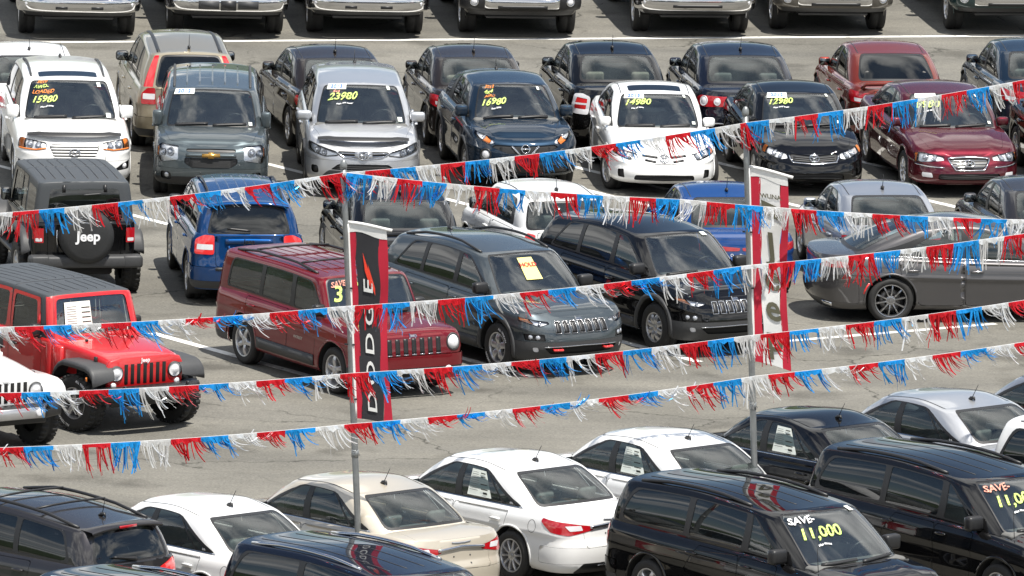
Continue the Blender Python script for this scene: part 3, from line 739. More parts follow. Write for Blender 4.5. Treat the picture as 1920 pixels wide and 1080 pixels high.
    def letters(c, text, u, z, size, mk, back=False, off=.006, name='lettering', xs=1.0, cmap=None, sc=1.0, shear=0.0, bold=.01, parent=None, align='CENTER', U=None):
        """lettering on the nose/tail wall; u = 0 is the middle, text runs left to right for someone facing it"""
        tv, tf = text_geo(text, size, shear, bold, align, xs); A = np.array(tv)
        if U is not None: uu = U + A[:, 0]
        else: uu = (c.S if cmap is None else c.GS) + u + A[:, 0] if back else u + A[:, 0]
        if back and U is None: pass
        V = (cmap or c.wmap)(-uu if False else uu, z + A[:, 1] * sc, off)
        s = spec(name, mesh(V, tf, M[mk], False))
        (parent['kids'] if parent else c.parts).append(s)
    def rails(c, x0, x1, y, mk='black', h=.05, r=.016, cross=(), endmat=None):
        for s in (1, -1):
            n = 12; pth = []
            for k in range(n + 1):
                x = x0 + (x1 - x0) * k / n; hh = h * min(1, 4 * k / n, 4 * (n - k) / n); pth.append((x, s * y, float(c.rtop(np.array(x), np.array(y))) + hh + .004))
            kids = []
            for k in (1, n - 1): kids.append(spec('rail_foot', mesh(*tube([(pth[k][0], pth[k][1], pth[k][2] - h - .02), pth[k]], .02, 8), M['black'])))
            c.add('roof_rail', mesh(*tube(pth, r, 8), M[mk]), None, kids)
        for x in cross:
            z = float(c.rtop(np.array(x), np.array(y))) + h + .02
            c.add('crossbar', mesh(*tube([(x, -y, z), (x, -y * .5, z + .015), (x, 0, z + .02), (x, y * .5, z + .015), (x, y, z)], .016, 8), M[mk]))
    def roof_seam(c, y, x0, x1, w_=.012, mk='black'):
        V, F = ribbon(c.rmap, [(x0 + (x1 - x0) * k / 10, y) for k in range(11)], w_, .001, .003); c.pair('roof_seam', V, F, M[mk])
    def price(c, lines, y0, t0, dy=.62, off=.010):
        """marker writing on the windshield: lines of (text, size, material key, dx, dv)"""
        H = c.HV; q = math.hypot(H, c.xf0 - c.xf1) / H
        for text, size, mk, dx, dv in lines:
            dv *= .84; tv, tf = text_geo(text, size * (1.22 if size > .06 else 1.3), .25, .022, 'LEFT', .92); A = np.array(tv)
            ta = (t0 + dv) * H + (A[:, 1] + A[:, 0] * .06) / q
            wob = .006 * np.sin(A[:, 0] * 31 + size * 90)
            uu = y0 + dx + A[:, 0]; c.ws['kids'].append(spec('price_writing', mesh(c.gmap(uu, ta + wob, off), tf, M[mk], False)))
    def sticker(c, y, t, w_, h, text=None, tx='bluetx', mk='paper', size=None, off=.008, name='year_sticker'):
        H = c.HV; q = math.hypot(H, c.xf0 - c.xf1) / H; hv = h / q / 2
        pts = np.array([(y - w_ / 2 + w_ * i / 4, t * H + (-hv if j == 0 else hv)) for i in range(5) for j in range(2)])
        V = c.gmap(pts[:, 0], pts[:, 1], off); me = mesh(V, [(2 * i, 2 * i + 2, 2 * i + 3, 2 * i + 1) for i in range(4)], M[mk], False)
        c.ws['kids'].append(spec(name, me))
        if text:
            tv, tf = text_geo(text, size or h * .85, 0, .02, 'CENTER', 1.0); A = np.array(tv)
            c.ws['kids'].append(spec(name + '_lettering', mesh(c.gmap(y + A[:, 0], t * H + A[:, 1] / q, off + .004), tf, M[tx], False)))
    def side_paper(c, x, t, w_, h, s=1, off=.006):
        """a printed price sheet in a side window; s = 1 is the car's left"""
        H = c.HV; u = c.gu(x, t); q = lambda a, b: c.gmap(s * (u + np.array(a)), (t * H) + np.array(b), off)
        def rect(a0, a1, b0, b1, o):
            V = c.gmap(s * np.array([u + a0, u + a1, u + a1, u + a0]), t * H + np.array([b0, b0, b1, b1]), o); return V, ([(0, 1, 2, 3)] if s > 0 else [(3, 2, 1, 0)])
        me = mesh(*rect(-w_ / 2, w_ / 2, -h / 2, h / 2, off), M['paper'], False)
        blk = [rect(w_ * .12, w_ * .42, h * .22, h * .26, off + .002), rect(w_ * .12, w_ * .42, h * .36, h * .40, off + .002), rect(w_ * .1, w_ * .42, -h * .06, -h * .02, off + .002), rect(w_ * .1, w_ * .42, -h * .24, -h * .2, off + .002),
               rect(w_ * .18, w_ * .36, -h * .4, -h * .32, off + .002)] + [rect(-w_ * .42, w_ * (-.05 + .04 * (k % 3)), h * (.38 - .075 * k), h * (.395 - .075 * k), off + .002) for k in range(10)]
        ks = [spec('printed_line', mesh(*b, M['ink'] if i < 5 else M['dash'], False)) for i, b in enumerate(blk)]
        c.add('price_sheet', me, None, ks)
    def emblem(c, kind, z, s, back=False, off=.01, parent=None):
        """maker's emblem in the middle of nose or tail"""
        U = c.S if back else 0.0; pts = []
        def ell(dx, dz, rx, rz, w_): n = 24; pts.append(ribbon(c.wmap, [(U + dx + rx * math.cos(2 * math.pi * i / n), z + dz + rz * math.sin(2 * math.pi * i / n)) for i in range(n)], w_, off, .012, True))
        def ln(a, b, w_): pts.append(ribbon(c.wmap, [(U + a[0], z + a[1]), (U + (a[0] + b[0]) / 2, z + (a[1] + b[1]) / 2), (U + b[0], z + b[1])], w_, off, .012))
        mat = M['chrome']
        if kind == 'oval_h':
            ell(0, 0, s, s * .58, s * .13); ln((-s * .42, -s * .36), (-s * .22, s * .36), s * .16); ln((s * .22, -s * .36), (s * .42, s * .36), s * .16); ln((-s * .3, -s * .04), (s * .3, s * .04), s * .13)
        elif kind == 'ovals':
            ell(0, 0, s, s * .68, s * .13); ell(0, s * .02, s * .34, s * .6, s * .11); ell(0, s * .28, s * .66, s * .26, s * .11)
        elif kind == 'ringbar': ell(0, 0, s * .8, s * .8, s * .14); ln((-s, 0), (s, 0), s * .3)
        elif kind == 'bowtie':
            mat = M['gold']; ln((-s * .95, -s * .02), (s * .95, s * .02), s * .36); ln((-s * .30, 0), (s * .30, 0), s * .62)
        sp = spec('emblem', mesh(*merge([(list(map(tuple, v)), f) for v, f in pts]), mat))
        (parent['kids'] if parent else c.parts).append(sp)
    def hood(c, x0, x1, yf, yb, r=.08):
        pid = c.cap.cut(roundpoly([(x1, -.02, 0), (x1, yf, r), (x0, yb, .02), (x0, -.02, 0)], r)); V, F = c.cap.get(pid, .0, .003)
        c.hoodspec = c.centre('hood', V, F, 'paint'); return c.hoodspec
    def trunk(c, x0, x1, yf, yb, r=.05):
        pid = c.cap.cut(roundpoly([(x1, -.02, 0), (x1, yf, r), (x0, yb, r), (x0, -.02, 0)], r)); V, F = c.cap.get(pid, .0, .003)
        return c.centre('trunk_lid', V, F, 'paint')
    def finish(c):
        # open the cap under the cabin
        if c.zr:
            bm, lay = c.cap.bm, c.cap.lay
            for f in bm.faces:
                p = f.calc_center_median()
                if c.xr0 + .10 < p.x < c.xf0 - .06 and abs(p.y) < c.w0 - .05 and f[lay] == 0: f[lay] = 998
        W_ = c.wall.get(0); C_ = c.cap.get(0)
        c.parts.insert(0, spec('body', weld([W_, mirror_geo(*W_), C_, mirror_geo(*C_)] + c.bodyextra, None), 'paint'))
        if c.zr:
            G_ = c.gh.get(0); R0 = c.roof.get(0)
            c.parts.insert(1, spec('roof', weld([G_, mirror_geo(*G_), R0, mirror_geo(*R0)], None), 'paint'))
        for p in (c.wall, c.cap) + ((c.gh, c.roof) if c.zr else ()): p.bm.free()
        return c.parts

MODELS = {}
def park(model, name, label, cat, pos, psi, pm, group=None, front_near=True):
    """pos: ground point under the car's middle; psi: degrees the near end is turned to the right of straight at the camera"""
    if model not in MODELS: MODELS[model] = BUILD[model]()
    root = bpy.data.objects.new(name, None); COL.objects.link(root); root.empty_display_size = .3
    root['label'] = label; root['category'] = cat
    if group: root['group'] = group
    root.location = (pos[0], pos[1], 0)
    h = math.atan2(-math.cos(R_(psi)), math.sin(R_(psi))) + (0 if front_near else math.pi)
    root.rotation_euler = (0, 0, h)
    place(MODELS[model], root, pm)
    return root
BUILD = {}

# ---- sedans
def sedan_body(c, win='side', back='side', doors=True, dl=None, hm='paint', chrome_belt=False, seat=None, ws_half=None, bl_half=None, bt=.93):
    zt = lambda x: float(c.ZS(x)) - .035
    xa = c.xfa - c.Ra - .17; xb = (c.xf0 + c.xr0) / 2 + .20; xr_ = c.xra + .10
    z0 = float(c.ZB(0)) + .07
    hz = float(c.ZS(0)) - .15
    c.door([(xa, z0), (xa + .05, zt(xa)), (xb, zt(xb)), (xb, z0)], [(xb + .17, hz, hm)])
    c.door([(xb - .012, z0), (xb - .012, zt(xb)), (xr_, zt(xr_)), (xr_ + .06, .66), (c.xra + c.Ra + .06, z0)], [(xr_ + .22, hz + .015, hm)])
    c.xb = xb
    f0, r0 = c.xf0 - c.gaf, c.xr0 + c.gar; f1, r1 = c.xf1 - c.gaf * .6, c.xr1 + c.gar * .6
    a = dl or {}
    fx = a.get('fx', f0 + .16); rx = a.get('rx', r0 - .02); tfx = a.get('tfx', f1 + .06); trx = a.get('trx', r1 + .06)
    c.dlo([(fx, .07, .03), (tfx, .89, .2), (trx, .87, .22), (rx, .10, .05)],
          [([(fx - .07, .11, .02), (tfx - .04, .85, .15), (xb + .05, .86), (xb + .07, .11)], win),
           ([(xb - .07, .11), (xb - .05, .86), (trx + .06, .84, .15), (rx + .40, .11)], win),
           ([(rx + .36, .11), (trx + .02, .80, .08), (trx - .04, .72, .08), (rx + .10, .11, .03)], win)])
    c.windshield(ws_half or c.w0 - .07); c.backlight(bl_half or c.w0 - .10, .08, bt, back)
    if chrome_belt:
        V, F = ribbon(c.gmap, densify([(c.gu(fx, .06), .06 * c.HV), (c.gu(rx, .08), .075 * c.HV)], .06), .018, .002, .01); c.pair('belt_strip', V, F, M['chrome'])
    c.interior(seat=seat, rows=(xb + .02, xb - .85))
def sedan_close(c, mirror='paint', mz=None):
    c.mirrors(c.xf0 - c.gaf + .02, (mz or float(c.ZS(.6)) + .075), mirror if mirror == 'paint' else M[mirror]); c.wheels(); c.underbody(); return c.finish()

def b_two_hundred(sheet=False):
    c = Car(L=4.87, W=1.84, wb=2.765, fo=.98, R=.335, rim=.225, style='multi', af=.80, nf=2.6, ar=.62, nr=3.0,
            zs=[(-2.435, .965), (-1.9, .99), (-1.2, .965), (0, .93), (1.1, .905), (1.9, .80), (2.435, .66)], crown=[(-2.4, .035), (-1.6, .05), (1.2, .06), (2.4, .05)],
            dr=[(0, .10), (.12, .02), (.38, 0), (.52, .01), (.60, .05), (.85, .075), (1, .10)],
            xf0=1.20, xr0=-1.78, xf1=.38, xr1=-.92, w0=.80, w1=.635, zr=[(-.92, 1.405), (-.3, 1.475), (.38, 1.42)], gar=.38, gb=.035, seat='seat')
    c.headlight([(.50, .62), (.50, .70), (1.05, .78), (1.12, .66), (.75, .60)], .03, [(.64, .665, .035), (.78, .675, .035)])
    g = c.front_panel('grille', [(0, .50), (.40, .52), (.44, .63), (0, .635)], 'black', -.02)
    for z in (.53, .565, .60): c.bar(-.40, .40, z, .012, 'chrome', -.012, .012, parent=g)
    c.front_panel('lower_grille', [(0, .25), (.5, .27), (.45, .38), (0, .38)], 'black', -.03)
    c.taillight([(.34, .80), (.36, .865), (.75, .90), (1.16, .955), (1.20, .90), (1.0, .765), (.74, .73)], .03, white=[(.52, .80), (.55, .865), (.80, .86), (.72, .79)])
    c.front_panel('rear_diffuser', [(0, .22), (.66, .22), (.52, .36), (0, .36)], 'black', .004, back=True)
    pl = c.front_panel('tailgate', [(0, .58), (.47, .56), (.52, .80), (0, .86)], 'paint', .0, .03, back=True, gap=.004)
    c.front_panel('rear_bumper', [(0, .365), (1.22, .34), (1.20, .57), (0, .57)], 'paint', 0, .04, back=True, gap=.003)
    c.strip([(c.S - .40, .835), (c.S, .865), (c.S + .40, .835)], .035, 'chrome', .004, .02, 'trunk_trim', both=False)
    # wing emblem
    c.strip([(c.S - .16, .925), (c.S - .05, .915), (c.S, .918), (c.S + .05, .915), (c.S + .16, .925)], .014, 'bulb', .004, .008, 'wing_emblem', both=False)
    for u in (-.14, .14):
        for z in (.64, .74): c.parts.append(spec('plate_bolt', mesh(*c.disc(c.S + u, z, .012, 0, .01, 'black')[1:3], M['black'])))
    c.strip([(c.S - .30, .325), (c.S, .33), (c.S + .30, .325)], .012, 'chrome', .008, .008, 'bumper_trim', both=False)
    c.hood(1.0, 2.05, .62, .78); c.trunk(-2.32, -1.72, .60, .66)
    sedan_body(c, chrome_belt=True)
    # quarter-pane dots and fuel flap
    u = c.gu(-1.20, .15)
    for s_ in (1, -1):
        for k in range(4):
            P = [(s_ * u + (k - 2) * .02, .13 * c.HV + .01 * (k % 2)), (s_ * u + (k - 2) * .02 + .011, .13 * c.HV + .01 * (k % 2)), (s_ * u + (k - 2) * .02 + .011, .13 * c.HV + .018 + .01 * (k % 2)), (s_ * u + (k - 2) * .02, .13 * c.HV + .018 + .01 * (k % 2))]
            A = np.array(P); c.add('glass_marking', mesh(c.gmap(A[:, 0], A[:, 1], .004), [(0, 1, 2, 3)], M['white'], False))
    n = 24; q = [(c.wu(-1.72) + .075 * math.cos(2 * math.pi * i / n), .80 + .085 * math.sin(2 * math.pi * i / n)) for i in range(n)]
    V, F = ribbon(c.wmap, q, .006, .0005, .001, True); c.add('fuel_flap', mesh(V, F, M['black']))
    c.antenna(-.72, .20, .12)
    c.roof_seam(.585, .36, -.9)
    if sheet: c.side_paper(c.xb - .38, .47, .56, .31, sheet)
    return sedan_close(c)
BUILD['two_hundred'] = b_two_hundred
BUILD['two_hundred_sheet'] = lambda: b_two_hundred(1)

GS = dict(
    zs=[(-2.3, .96), (-1.8, .985), (-1.1, .96), (0, .925), (1.05, .90), (1.8, .79), (2.3, .65)])
def nose(c, kind):
    if kind == 'corolla_a' or kind == 'corolla_b':
        c.headlight([(.46, .60), (.60, .58), (1.02, .68), (1.06, .78), (.86, .775), (.50, .66)], .03, [(.62, .64, .035), (.76, .675, .04)], amber=[(.93, .66), (1.08, .70), (1.08, .79), (.97, .775)])
        if kind == 'corolla_a':
            g = c.front_panel('grille', [(0, .555), (.40, .60), (.42, .62), (0, .60)], 'paint', -.004)
            for sgn in (1, -1):
                for z0, u0, u1 in ((.635, .11, .40), (.575, .14, .33)):
                    V, F = ribbon(c.wmap, densify([(sgn * u0, z0 - .012), (sgn * u1, z0 + .015)], .05), .03, -.006, .01); c.add('grille_slot', mesh(V, F, M['black']))
            c.emblem('ovals', .615, .075)
        else:
            g = c.front_panel('grille', [(0, .53), (.36, .56), (.45, .65), (.40, .66), (0, .625)], 'black', -.02)
            for z in (.555, .58, .605): c.bar(-.37, .37, z, .01, 'trim', -.012, .01, parent=g, dz=.05)
            c.strip([(-.47, .655), (-.37, .55), (0, .522), (.37, .55), (.47, .655)], .016, 'chrome', .0, .012, 'grille_surround', both=False)
            c.emblem('ovals', .605, .075)
        lg = c.front_panel('lower_grille', [(0, .27), (.50, .28), (.47, .36), (0, .37)], 'black', -.03)
        for z in (.295, .32, .345): c.bar(-.46, .46, z, .008, 'trim', -.02, .01, parent=lg)
        c.pair_panel('fog_lamp_pocket', [(.66, .30), (.80, .31), (.80, .43), (.68, .44)], 'black', -.025, .02)
    elif kind == 'sonata':
        c.headlight([(.42, .60), (.98, .555), (1.04, .70), (.86, .71), (.45, .655)], .03, [(.62, .635, .04), (.80, .645, .045)], amber=[(.95, .56), (1.06, .57), (1.06, .71), (.97, .71)])
        g = c.front_panel('grille', [(0, .47), (.22, .475), (.35, .62), (0, .635)], 'black', -.02)
        for z in (.51, .555, .60): c.bar(-.27 - (z - .505) * .6, .27 + (z - .505) * .6, z, .007, 'chrome', -.016, .008, parent=g)
        c.strip([(-.37, .635), (-.23, .465), (0, .46), (.23, .465), (.37, .635), (0, .65)], .017, 'chrome', .0, .016, 'grille_surround', both=False, closed=True)
        c.emblem('oval_h', .565, .08)
        c.strip([(.42, .50), (.7, .51), (1.0, .53)], .014, 'chrome', .002, .01, 'bumper_trim')
        c.pair_panel('fog_lamp', [(.60, .335), (.80, .34), (.80, .41), (.62, .41)], 'clear', .0, .02)
        lg = c.front_panel('lower_grille', [(0, .30), (.52, .31), (.50, .40), (0, .41)], 'black', -.03)
        for z in (.325, .355, .385): c.bar(-.48, .48, z, .008, 'trim', -.02, .01, parent=lg)
    else:
        c.headlight([(.48, .60), (.60, .585), (1.05, .67), (1.08, .77), (.86, .77), (.50, .67)], .03, [(.66, .65, .035)])
        g = c.front_panel('grille', [(0, .52), (.38, .54), (.42, .63), (0, .635)], 'black', -.02)
        for z in (.55, .58, .61): c.bar(-.36, .36, z, .01, 'chrome', -.012, .01, parent=g)
        c.front_panel('lower_grille', [(0, .27), (.5, .28), (.46, .37), (0, .38)], 'black', -.03)
    c.front_panel('front_bumper', [(0, .23), (1.25, .23), (1.25, .54), (0, .54)], 'paint', 0, .02, gap=.0025)
def tail(c, kind):
    plate = 'paint'
    if kind == 'round':      # two round lamps in a red unit
        c.taillight([(.40, .74), (.40, .90), (.95, .90), (1.12, .84), (1.08, .76), (.90, .72)], .04)
        for u, r in ((.86, .075), (.60, .055)):
            for n_, V, F, m_ in (c.disc(c.S - u, .815, r, .008, .02, 'clear', 'reverse_lamp'), c.ring(c.S - u, .815, r, .01, 'clear', .012)): c.pair(n_, V, F, m_)
        c.strip([(c.S - .9, .46), (c.S, .48), (c.S + .9, .46)], .02, 'chrome', .004, .012, 'bumper_trim', both=False)
    elif kind == 'tall':     # white unit with two red windows
        c.taillight([(.60, .62), (.58, .90), (.74, .955), (.92, .94), (.98, .68), (.92, .62)], .04, mk='clear', blocks=[[(.64, .80), (.64, .87), (.84, .89), (.88, .80)], [(.66, .70), (.65, .77), (.88, .77), (.90, .70)]])
    elif kind == 'wide':
        c.taillight([(.34, .76), (.34, .88), (.95, .92), (1.16, .90), (1.10, .78), (.85, .73)], .03, white=[(.60, .765), (.60, .81), (.88, .82), (.86, .765)])
    elif kind == 'slash':
        c.taillight([(.42, .78), (.44, .88), (.85, .91), (1.08, .92), (1.14, .84), (.95, .74), (.62, .72)], .03, white=[(.58, .75), (.60, .80), (.88, .81), (.86, .75)])
    elif kind == 'race':     # low dark bar across the tail
        c.taillight([(.02, .765), (.02, .86), (.80, .875), (1.10, .90), (1.12, .80), (.80, .755)], .03, mk='red')
    c.front_panel('tailgate', [(0, .52), (.48, .52), (.55, .72), (.52, .93), (0, .93)], 'paint', 0, .03, back=True, gap=.004)
    c.front_panel('rear_bumper', [(0, .26), (1.2, .26), (1.2, .58), (0, .58)], 'paint', 0, .03, back=True, gap=.003)
    if kind == 'race': return
    pl = c.strip([(c.S - .17, .69), (c.S, .69), (c.S + .17, .69)], .12, 'trim', .002, .004, 'plate_recess', both=False)
def b_sedan(front='plain', rear='slash', L=4.6, W=1.79, H=0.0, seat='seat', style='five', back='side', spoiler=False, sunroof=False, win='side', ant=True, price=None, sticker=None, hm='paint', mirror='paint',
            letters=None, wheelmat='rim', hood_ridge=True, steer=0.0, extra=None, wb=None, seam=True, **kw):
    k = L / 4.6; f = lambda q: [(x * k, z + H) for x, z in q]
    a = dict(L=L, W=W, wb=wb or 2.68 * k, fo=.93 * k, R=.322, rim=.215, style=style, rimmat=wheelmat, zs=f(GS['zs']), crown=[(-2.4, .03), (-1.6, .05), (1.2, .07), (2.4, .05)],
             dr=[(0, .10), (.12, .02), (.38, 0), (.55, .02), (.62, .05), (.85, .075), (1, .11)],
             xf0=1.15 * k, xr0=-1.72 * k, xf1=.36 * k, xr1=-.90 * k, w0=W / 2 - .115, w1=W / 2 - .285, zr=[(-.90 * k, 1.395 + H), (-.25 * k, 1.46 + H), (.36 * k, 1.405 + H)], gb=.035, seat=seat, steer=steer)
    if hood_ridge: a['ridge'] = (.018, 1.0 * k, 2.15 * k, .58, .36, .10)
    a.update(kw); c = Car(**a)
    nose(c, front); tail(c, rear)
    c.hood(c.xf0 - .18, c.L / 2 - .36, .60, .78); c.trunk(-c.L / 2 + .10, c.xr0 + .06, .58, .64)
    sedan_body(c, win=win, back=back, hm=hm)
    if ant: c.antenna(c.xr1 + .22, .20, .06)
    if seam: c.roof_seam(c.w1 * .915, c.xf1 - .02, c.xr1 + .02)
    if spoiler:
        y = .60; z = float(c.ctop(np.array(-c.L / 2 + .16), np.array(0.0)))
        V, F = tube([(-c.L / 2 + .20, -y - .06, z - .01), (-c.L / 2 + .16, -y, z + .07), (-c.L / 2 + .13, 0, z + .085), (-c.L / 2 + .16, y, z + .07), (-c.L / 2 + .20, y + .06, z - .01)], .032, 10)
        c.add('spoiler', mesh([(v[0] * 1.0 if True else 0, v[1], v[2]) for v in V], F), 'paint')
    if sunroof:
        q = [(c.xf1 - .12, 0), (c.xf1 - .12, .40), (c.xf1 - .46, .40), (c.xf1 - .46, 0)]
        pid = c.roof.cut(roundpoly([(c.xf1 - .10, -.02, 0), (c.xf1 - .10, .42, .05), (c.xf1 - .42, .42, .05), (c.xf1 - .42, -.02, 0)], .05)); V, F = c.roof.get(pid, .002); c.centre('sunroof', V, F, M['tint'])
    if letters:
        for t, u, z, s_, mk in letters: c.letters(t, u, z, s_, mk, back=True)
    if price: c.price(*price)
    if sticker: c.sticker(*sticker)
    if front != 'plain': c.sticker(c.w0 - .22, .86, .05, .07, None, name='window_tag'); c.sticker(c.w0 - .17, .16, .06, .06, None, name='window_tag')
    if extra: extra(c)
    return sedan_close(c, mirror)
SM = ('of winter tires', .028, 'white')
BUILD['corolla_white'] = lambda: b_sedan('corolla_a', L=4.54, W=1.76, style='petal', sunroof=True, ant=False, steer=14,
    price=([('14980', .17, 'lime', 0, 0), ('plus all taxes', .035, 'white', .14, -.17)], -.60, .66), sticker=(-.43, .86, .38, .145, '2013'))
BUILD['corolla_black'] = lambda: b_sedan('corolla_b', L=4.54, W=1.76, style='petal', ant=False,
    price=([('12980', .16, 'lime', 0, 0), ('clean local trade', .035, 'white', .10, -.17)], -.60, .66), sticker=(-.43, .86, .38, .145, '2012'))
BUILD['sonata'] = lambda: b_sedan('sonata', L=4.80, W=1.83, H=.01, style='eight', ant=False, seat='beige',
    price=([('one', .09, 'pink', .04, .16), ('8980', .19, 'lime', 0, 0), ('auto air', .045, 'white', .14, -.18)], -.62, .60), sticker=(-.42, .87, .40, .12, None))
BUILD['sedan_plain'] = lambda: b_sedan('plain', 'slash', L=4.60)
BUILD['sedan_side'] = lambda: b_sedan('plain', 'slash', L=4.60, style='twin5')
BUILD['sedan_forte'] = lambda: b_sedan('plain', 'wide', L=4.53, W=1.775, seat='beige')
BUILD['sedan_sentra'] = lambda: b_sedan('plain', 'tall', L=4.57, W=1.79, H=.05, letters=[('SENTRA', -.28, .895, .085, 'white')], seat='beige')
BUILD['sedan_passat'] = lambda: b_sedan('plain', 'round', L=4.77, W=1.82, H=.01)
BUILD['sedan_civic'] = lambda: b_sedan('plain', 'slash', L=4.50, W=1.755, back='tint', win='tint', spoiler=True, ant=False)
BUILD['sedan_avenger'] = lambda: b_sedan('plain', 'wide', L=4.85, W=1.85, H=.02, spoiler=True, style='twin5', rear='wide') if False else b_sedan('plain', 'wide', L=4.85, W=1.85, H=.02, spoiler=True, style='twin5')
BUILD['sedan_dart'] = lambda: b_sedan('plain', 'race', L=4.67, W=1.83, letters=[(ch, -.28 + .14 * i, .70, .06, 'white') for i, ch in enumerate('DODGE')])
def b_two_hundred_s():
    """newer fastback saloon with large split-spoke wheels, seen from the side"""
    c = Car(L=4.88, W=1.87, wb=2.742, fo=.99, R=.345, rim=.245, tw=.235, style='twin5', rimmat='rimmid', af=.85, nf=2.5, ar=.70, nr=2.7, zb=.20, Ra=.385,
            zs=[(-2.44, 1.00), (-1.9, 1.02), (-1.2, .985), (0, .935), (1.1, .90), (1.9, .79), (2.44, .64)], crown=[(-2.4, .03), (-1.6, .05), (1.2, .07), (2.4, .05)],
            ds=[(0, .10), (.08, .035), (.25, .028), (.42, .02), (.58, .014), (.65, -.006), (.70, .012), (.82, .022), (.92, .055), (1, .10)],
            dr=[(0, .16), (.12, .06), (.38, 0), (.55, .02), (.66, .06), (.9, .05), (1, .07)],
            xf0=1.22, xr0=-1.95, xf1=.36, xr1=-.92, w0=.80, w1=.62, zr=[(-.92, 1.41), (-.2, 1.50), (.36, 1.445)], gb=.04, gar=.42)
    nose(c, 'plain')
    c.taillight([(.30, .84), (.30, .92), (.90, .94), (1.20, .90), (1.18, .85), (.85, .83)], .03)
    c.front_panel('tailgate', [(0, .55), (.48, .55), (.55, .74), (.50, .97), (0, .97)], 'paint', 0, .03, back=True, gap=.004)
    c.front_panel('rear_diffuser', [(0, .21), (.80, .22), (.66, .34), (0, .34)], 'black', .003, back=True)
    c.front_panel('rear_bumper', [(0, .34), (1.3, .30), (1.28, .62), (0, .60)], 'paint', 0, .03, back=True, gap=.003)
    c.strip([(c.S - .85, .265), (c.S - .64, .285)], .07, 'chrome', .006, .012, 'exhaust_tip')
    V, F = ribbon(c.wmap, [(c.wu(c.xra - (c.Ra + .035) * math.cos(R_(a))), c.R + (c.Ra + .035) * math.sin(R_(a))) for a in (14, 22, 30, 38)], .035, .003, .004); c.pair('side_marker', V, F, M['redb'])
    c.hood(1.02, 2.05, .62, .78); c.trunk(-2.34, -1.88, .60, .66)
    sedan_body(c, chrome_belt=True, dl=dict(rx=-1.62))
    c.antenna(-.75, .05, .03, fin=True); c.roof_seam(.57, .34, -.9)
    n = 24; q = [(c.wu(-1.78) + .085 * math.cos(2 * math.pi * i / n), .80 + .085 * math.sin(2 * math.pi * i / n)) for i in range(n)]
    V, F = ribbon(c.wmap, q, .006, .0005, .001, True); c.add('fuel_flap', mesh(V, F, M['black']))
    return sedan_close(c)
BUILD['two_hundred_s'] = b_two_hundred_s

# ---- sport utility vehicles, vans, hatchbacks
def suv_body(c, xb, xc, xd, win=('side', 'tint', 'tint'), back='tint', trim='black', hm='paint', dl=None, seat=None, rows=None, ws=None, bl=None, wiper=True, zd=None, bt=(.05, .90), rear_win=True, quarter=True, door2=None, gapx=.05):
    """doors, side glass, windshield and rear window; xb, xc, xd: the B, C and rear-most glass pillar positions"""
    zt = lambda x: float(c.ZS(x)) - .03
    z0 = zd or float(c.ZB(0)) + .10; xa = c.xfa - c.Ra - .14; hz = float(c.ZS(0)) - .15
    c.door([(xa, z0), (xa + .03, zt(xa)), (xb, zt(xb)), (xb, z0)], [(xb + .16, hz, hm)])
    xr_ = door2 or c.xra + .05
    c.door([(xb - .012, z0), (xb - .012, zt(xb)), (xr_, zt(xr_)), (xr_ + .05, .72), (c.xra + c.Ra + .05, z0)], [(xr_ + .20, hz + .01, hm)])
    a = dl or {}; f0 = c.xf0 - c.gaf; f1 = c.xf1 - c.gaf * .6
    fx, tfx = a.get('fx', f0 + .15), a.get('tfx', f1 + .05); rx, trx = a.get('rx', xd), a.get('trx', xd + .12); tt = a.get('tt', .87); lo = a.get('lo', .08)
    g = gapx
    wins = [([(fx - .06, lo + .04, .02), (tfx - .03, tt - .04, .1), (xb + g, tt - .03), (xb + g + .02, lo + .04)], win[0]), ([(xb - g, lo + .04), (xb - g, tt - .03), (xc + g, tt - .03), (xc + g - .03, lo + .04)], win[1])]
    if quarter: wins.append(([(xc - g - .02, lo + .04), (xc - g, tt - .03), (trx + .04, tt - .05, a.get('rr', .09)), (rx + .05, lo + .05, a.get('rr', .06))], win[2]))
    c.dlo([(fx, lo, .03), (tfx, tt, .15), (trx, tt - .01, .14), (rx, lo, .08)], wins, frame=trim)
    c.windshield(ws or c.w0 - .07)
    if rear_win: c.backlight(bl or c.w0 - .13, bt[0], bt[1], back, wiper=wiper)
    c.interior(seat=seat, rows=rows or (xb + .05, xb - .85))
def suv_close(c, mirror='paint', mx=None, mz=None, msz=(.11, .22, .18)):
    c.mirrors(mx or c.xf0 - c.gaf + .03, mz or float(c.ZS(.6)) + .10, mirror if mirror == 'paint' else M[mirror], *msz); c.wheels(); c.underbody(); return c.finish()
def suv_tail(c, lamp=None, white=None, gate=.62, z0=.56, bumper_mk='paint', step=True, plate=True, zt=None, zb0=.28):
    zs = float(c.ZS(-c.L / 2 + .1))
    if lamp: c.taillight(lamp, .03, white)
    gt = c.front_panel('tailgate', [(0, z0), (gate, z0), (gate + .03, zs - .02), (0, zs - .02)], 'paint', 0, .04, back=True, gap=.005)
    if step: c.strip([(c.S - gate, z0 - .03), (c.S, z0 - .03), (c.S + gate, z0 - .03)], .045, 'trim', .006, .012, 'bumper_step', both=False)
    if plate:
        c.strip([(c.S - .26, z0 + .16), (c.S, z0 + .16), (c.S + .26, z0 + .16)], .17, 'paint', -.02, .024, 'plate_recess', both=False)
    ub = min(1.25, c.S - c.wu(c.xra - c.Ra * .5))
    c.front_panel('rear_bumper_skirt', [(0, zb0), (ub, zb0), (ub, .40), (0, .40)], 'trim' if bumper_mk == 'paint' else bumper_mk, .004, .02, back=True)
    c.front_panel('rear_bumper', [(0, .40), (ub, .40), (ub, z0 - .005), (0, z0 - .005)], bumper_mk, .012, .03, back=True, gap=.003)
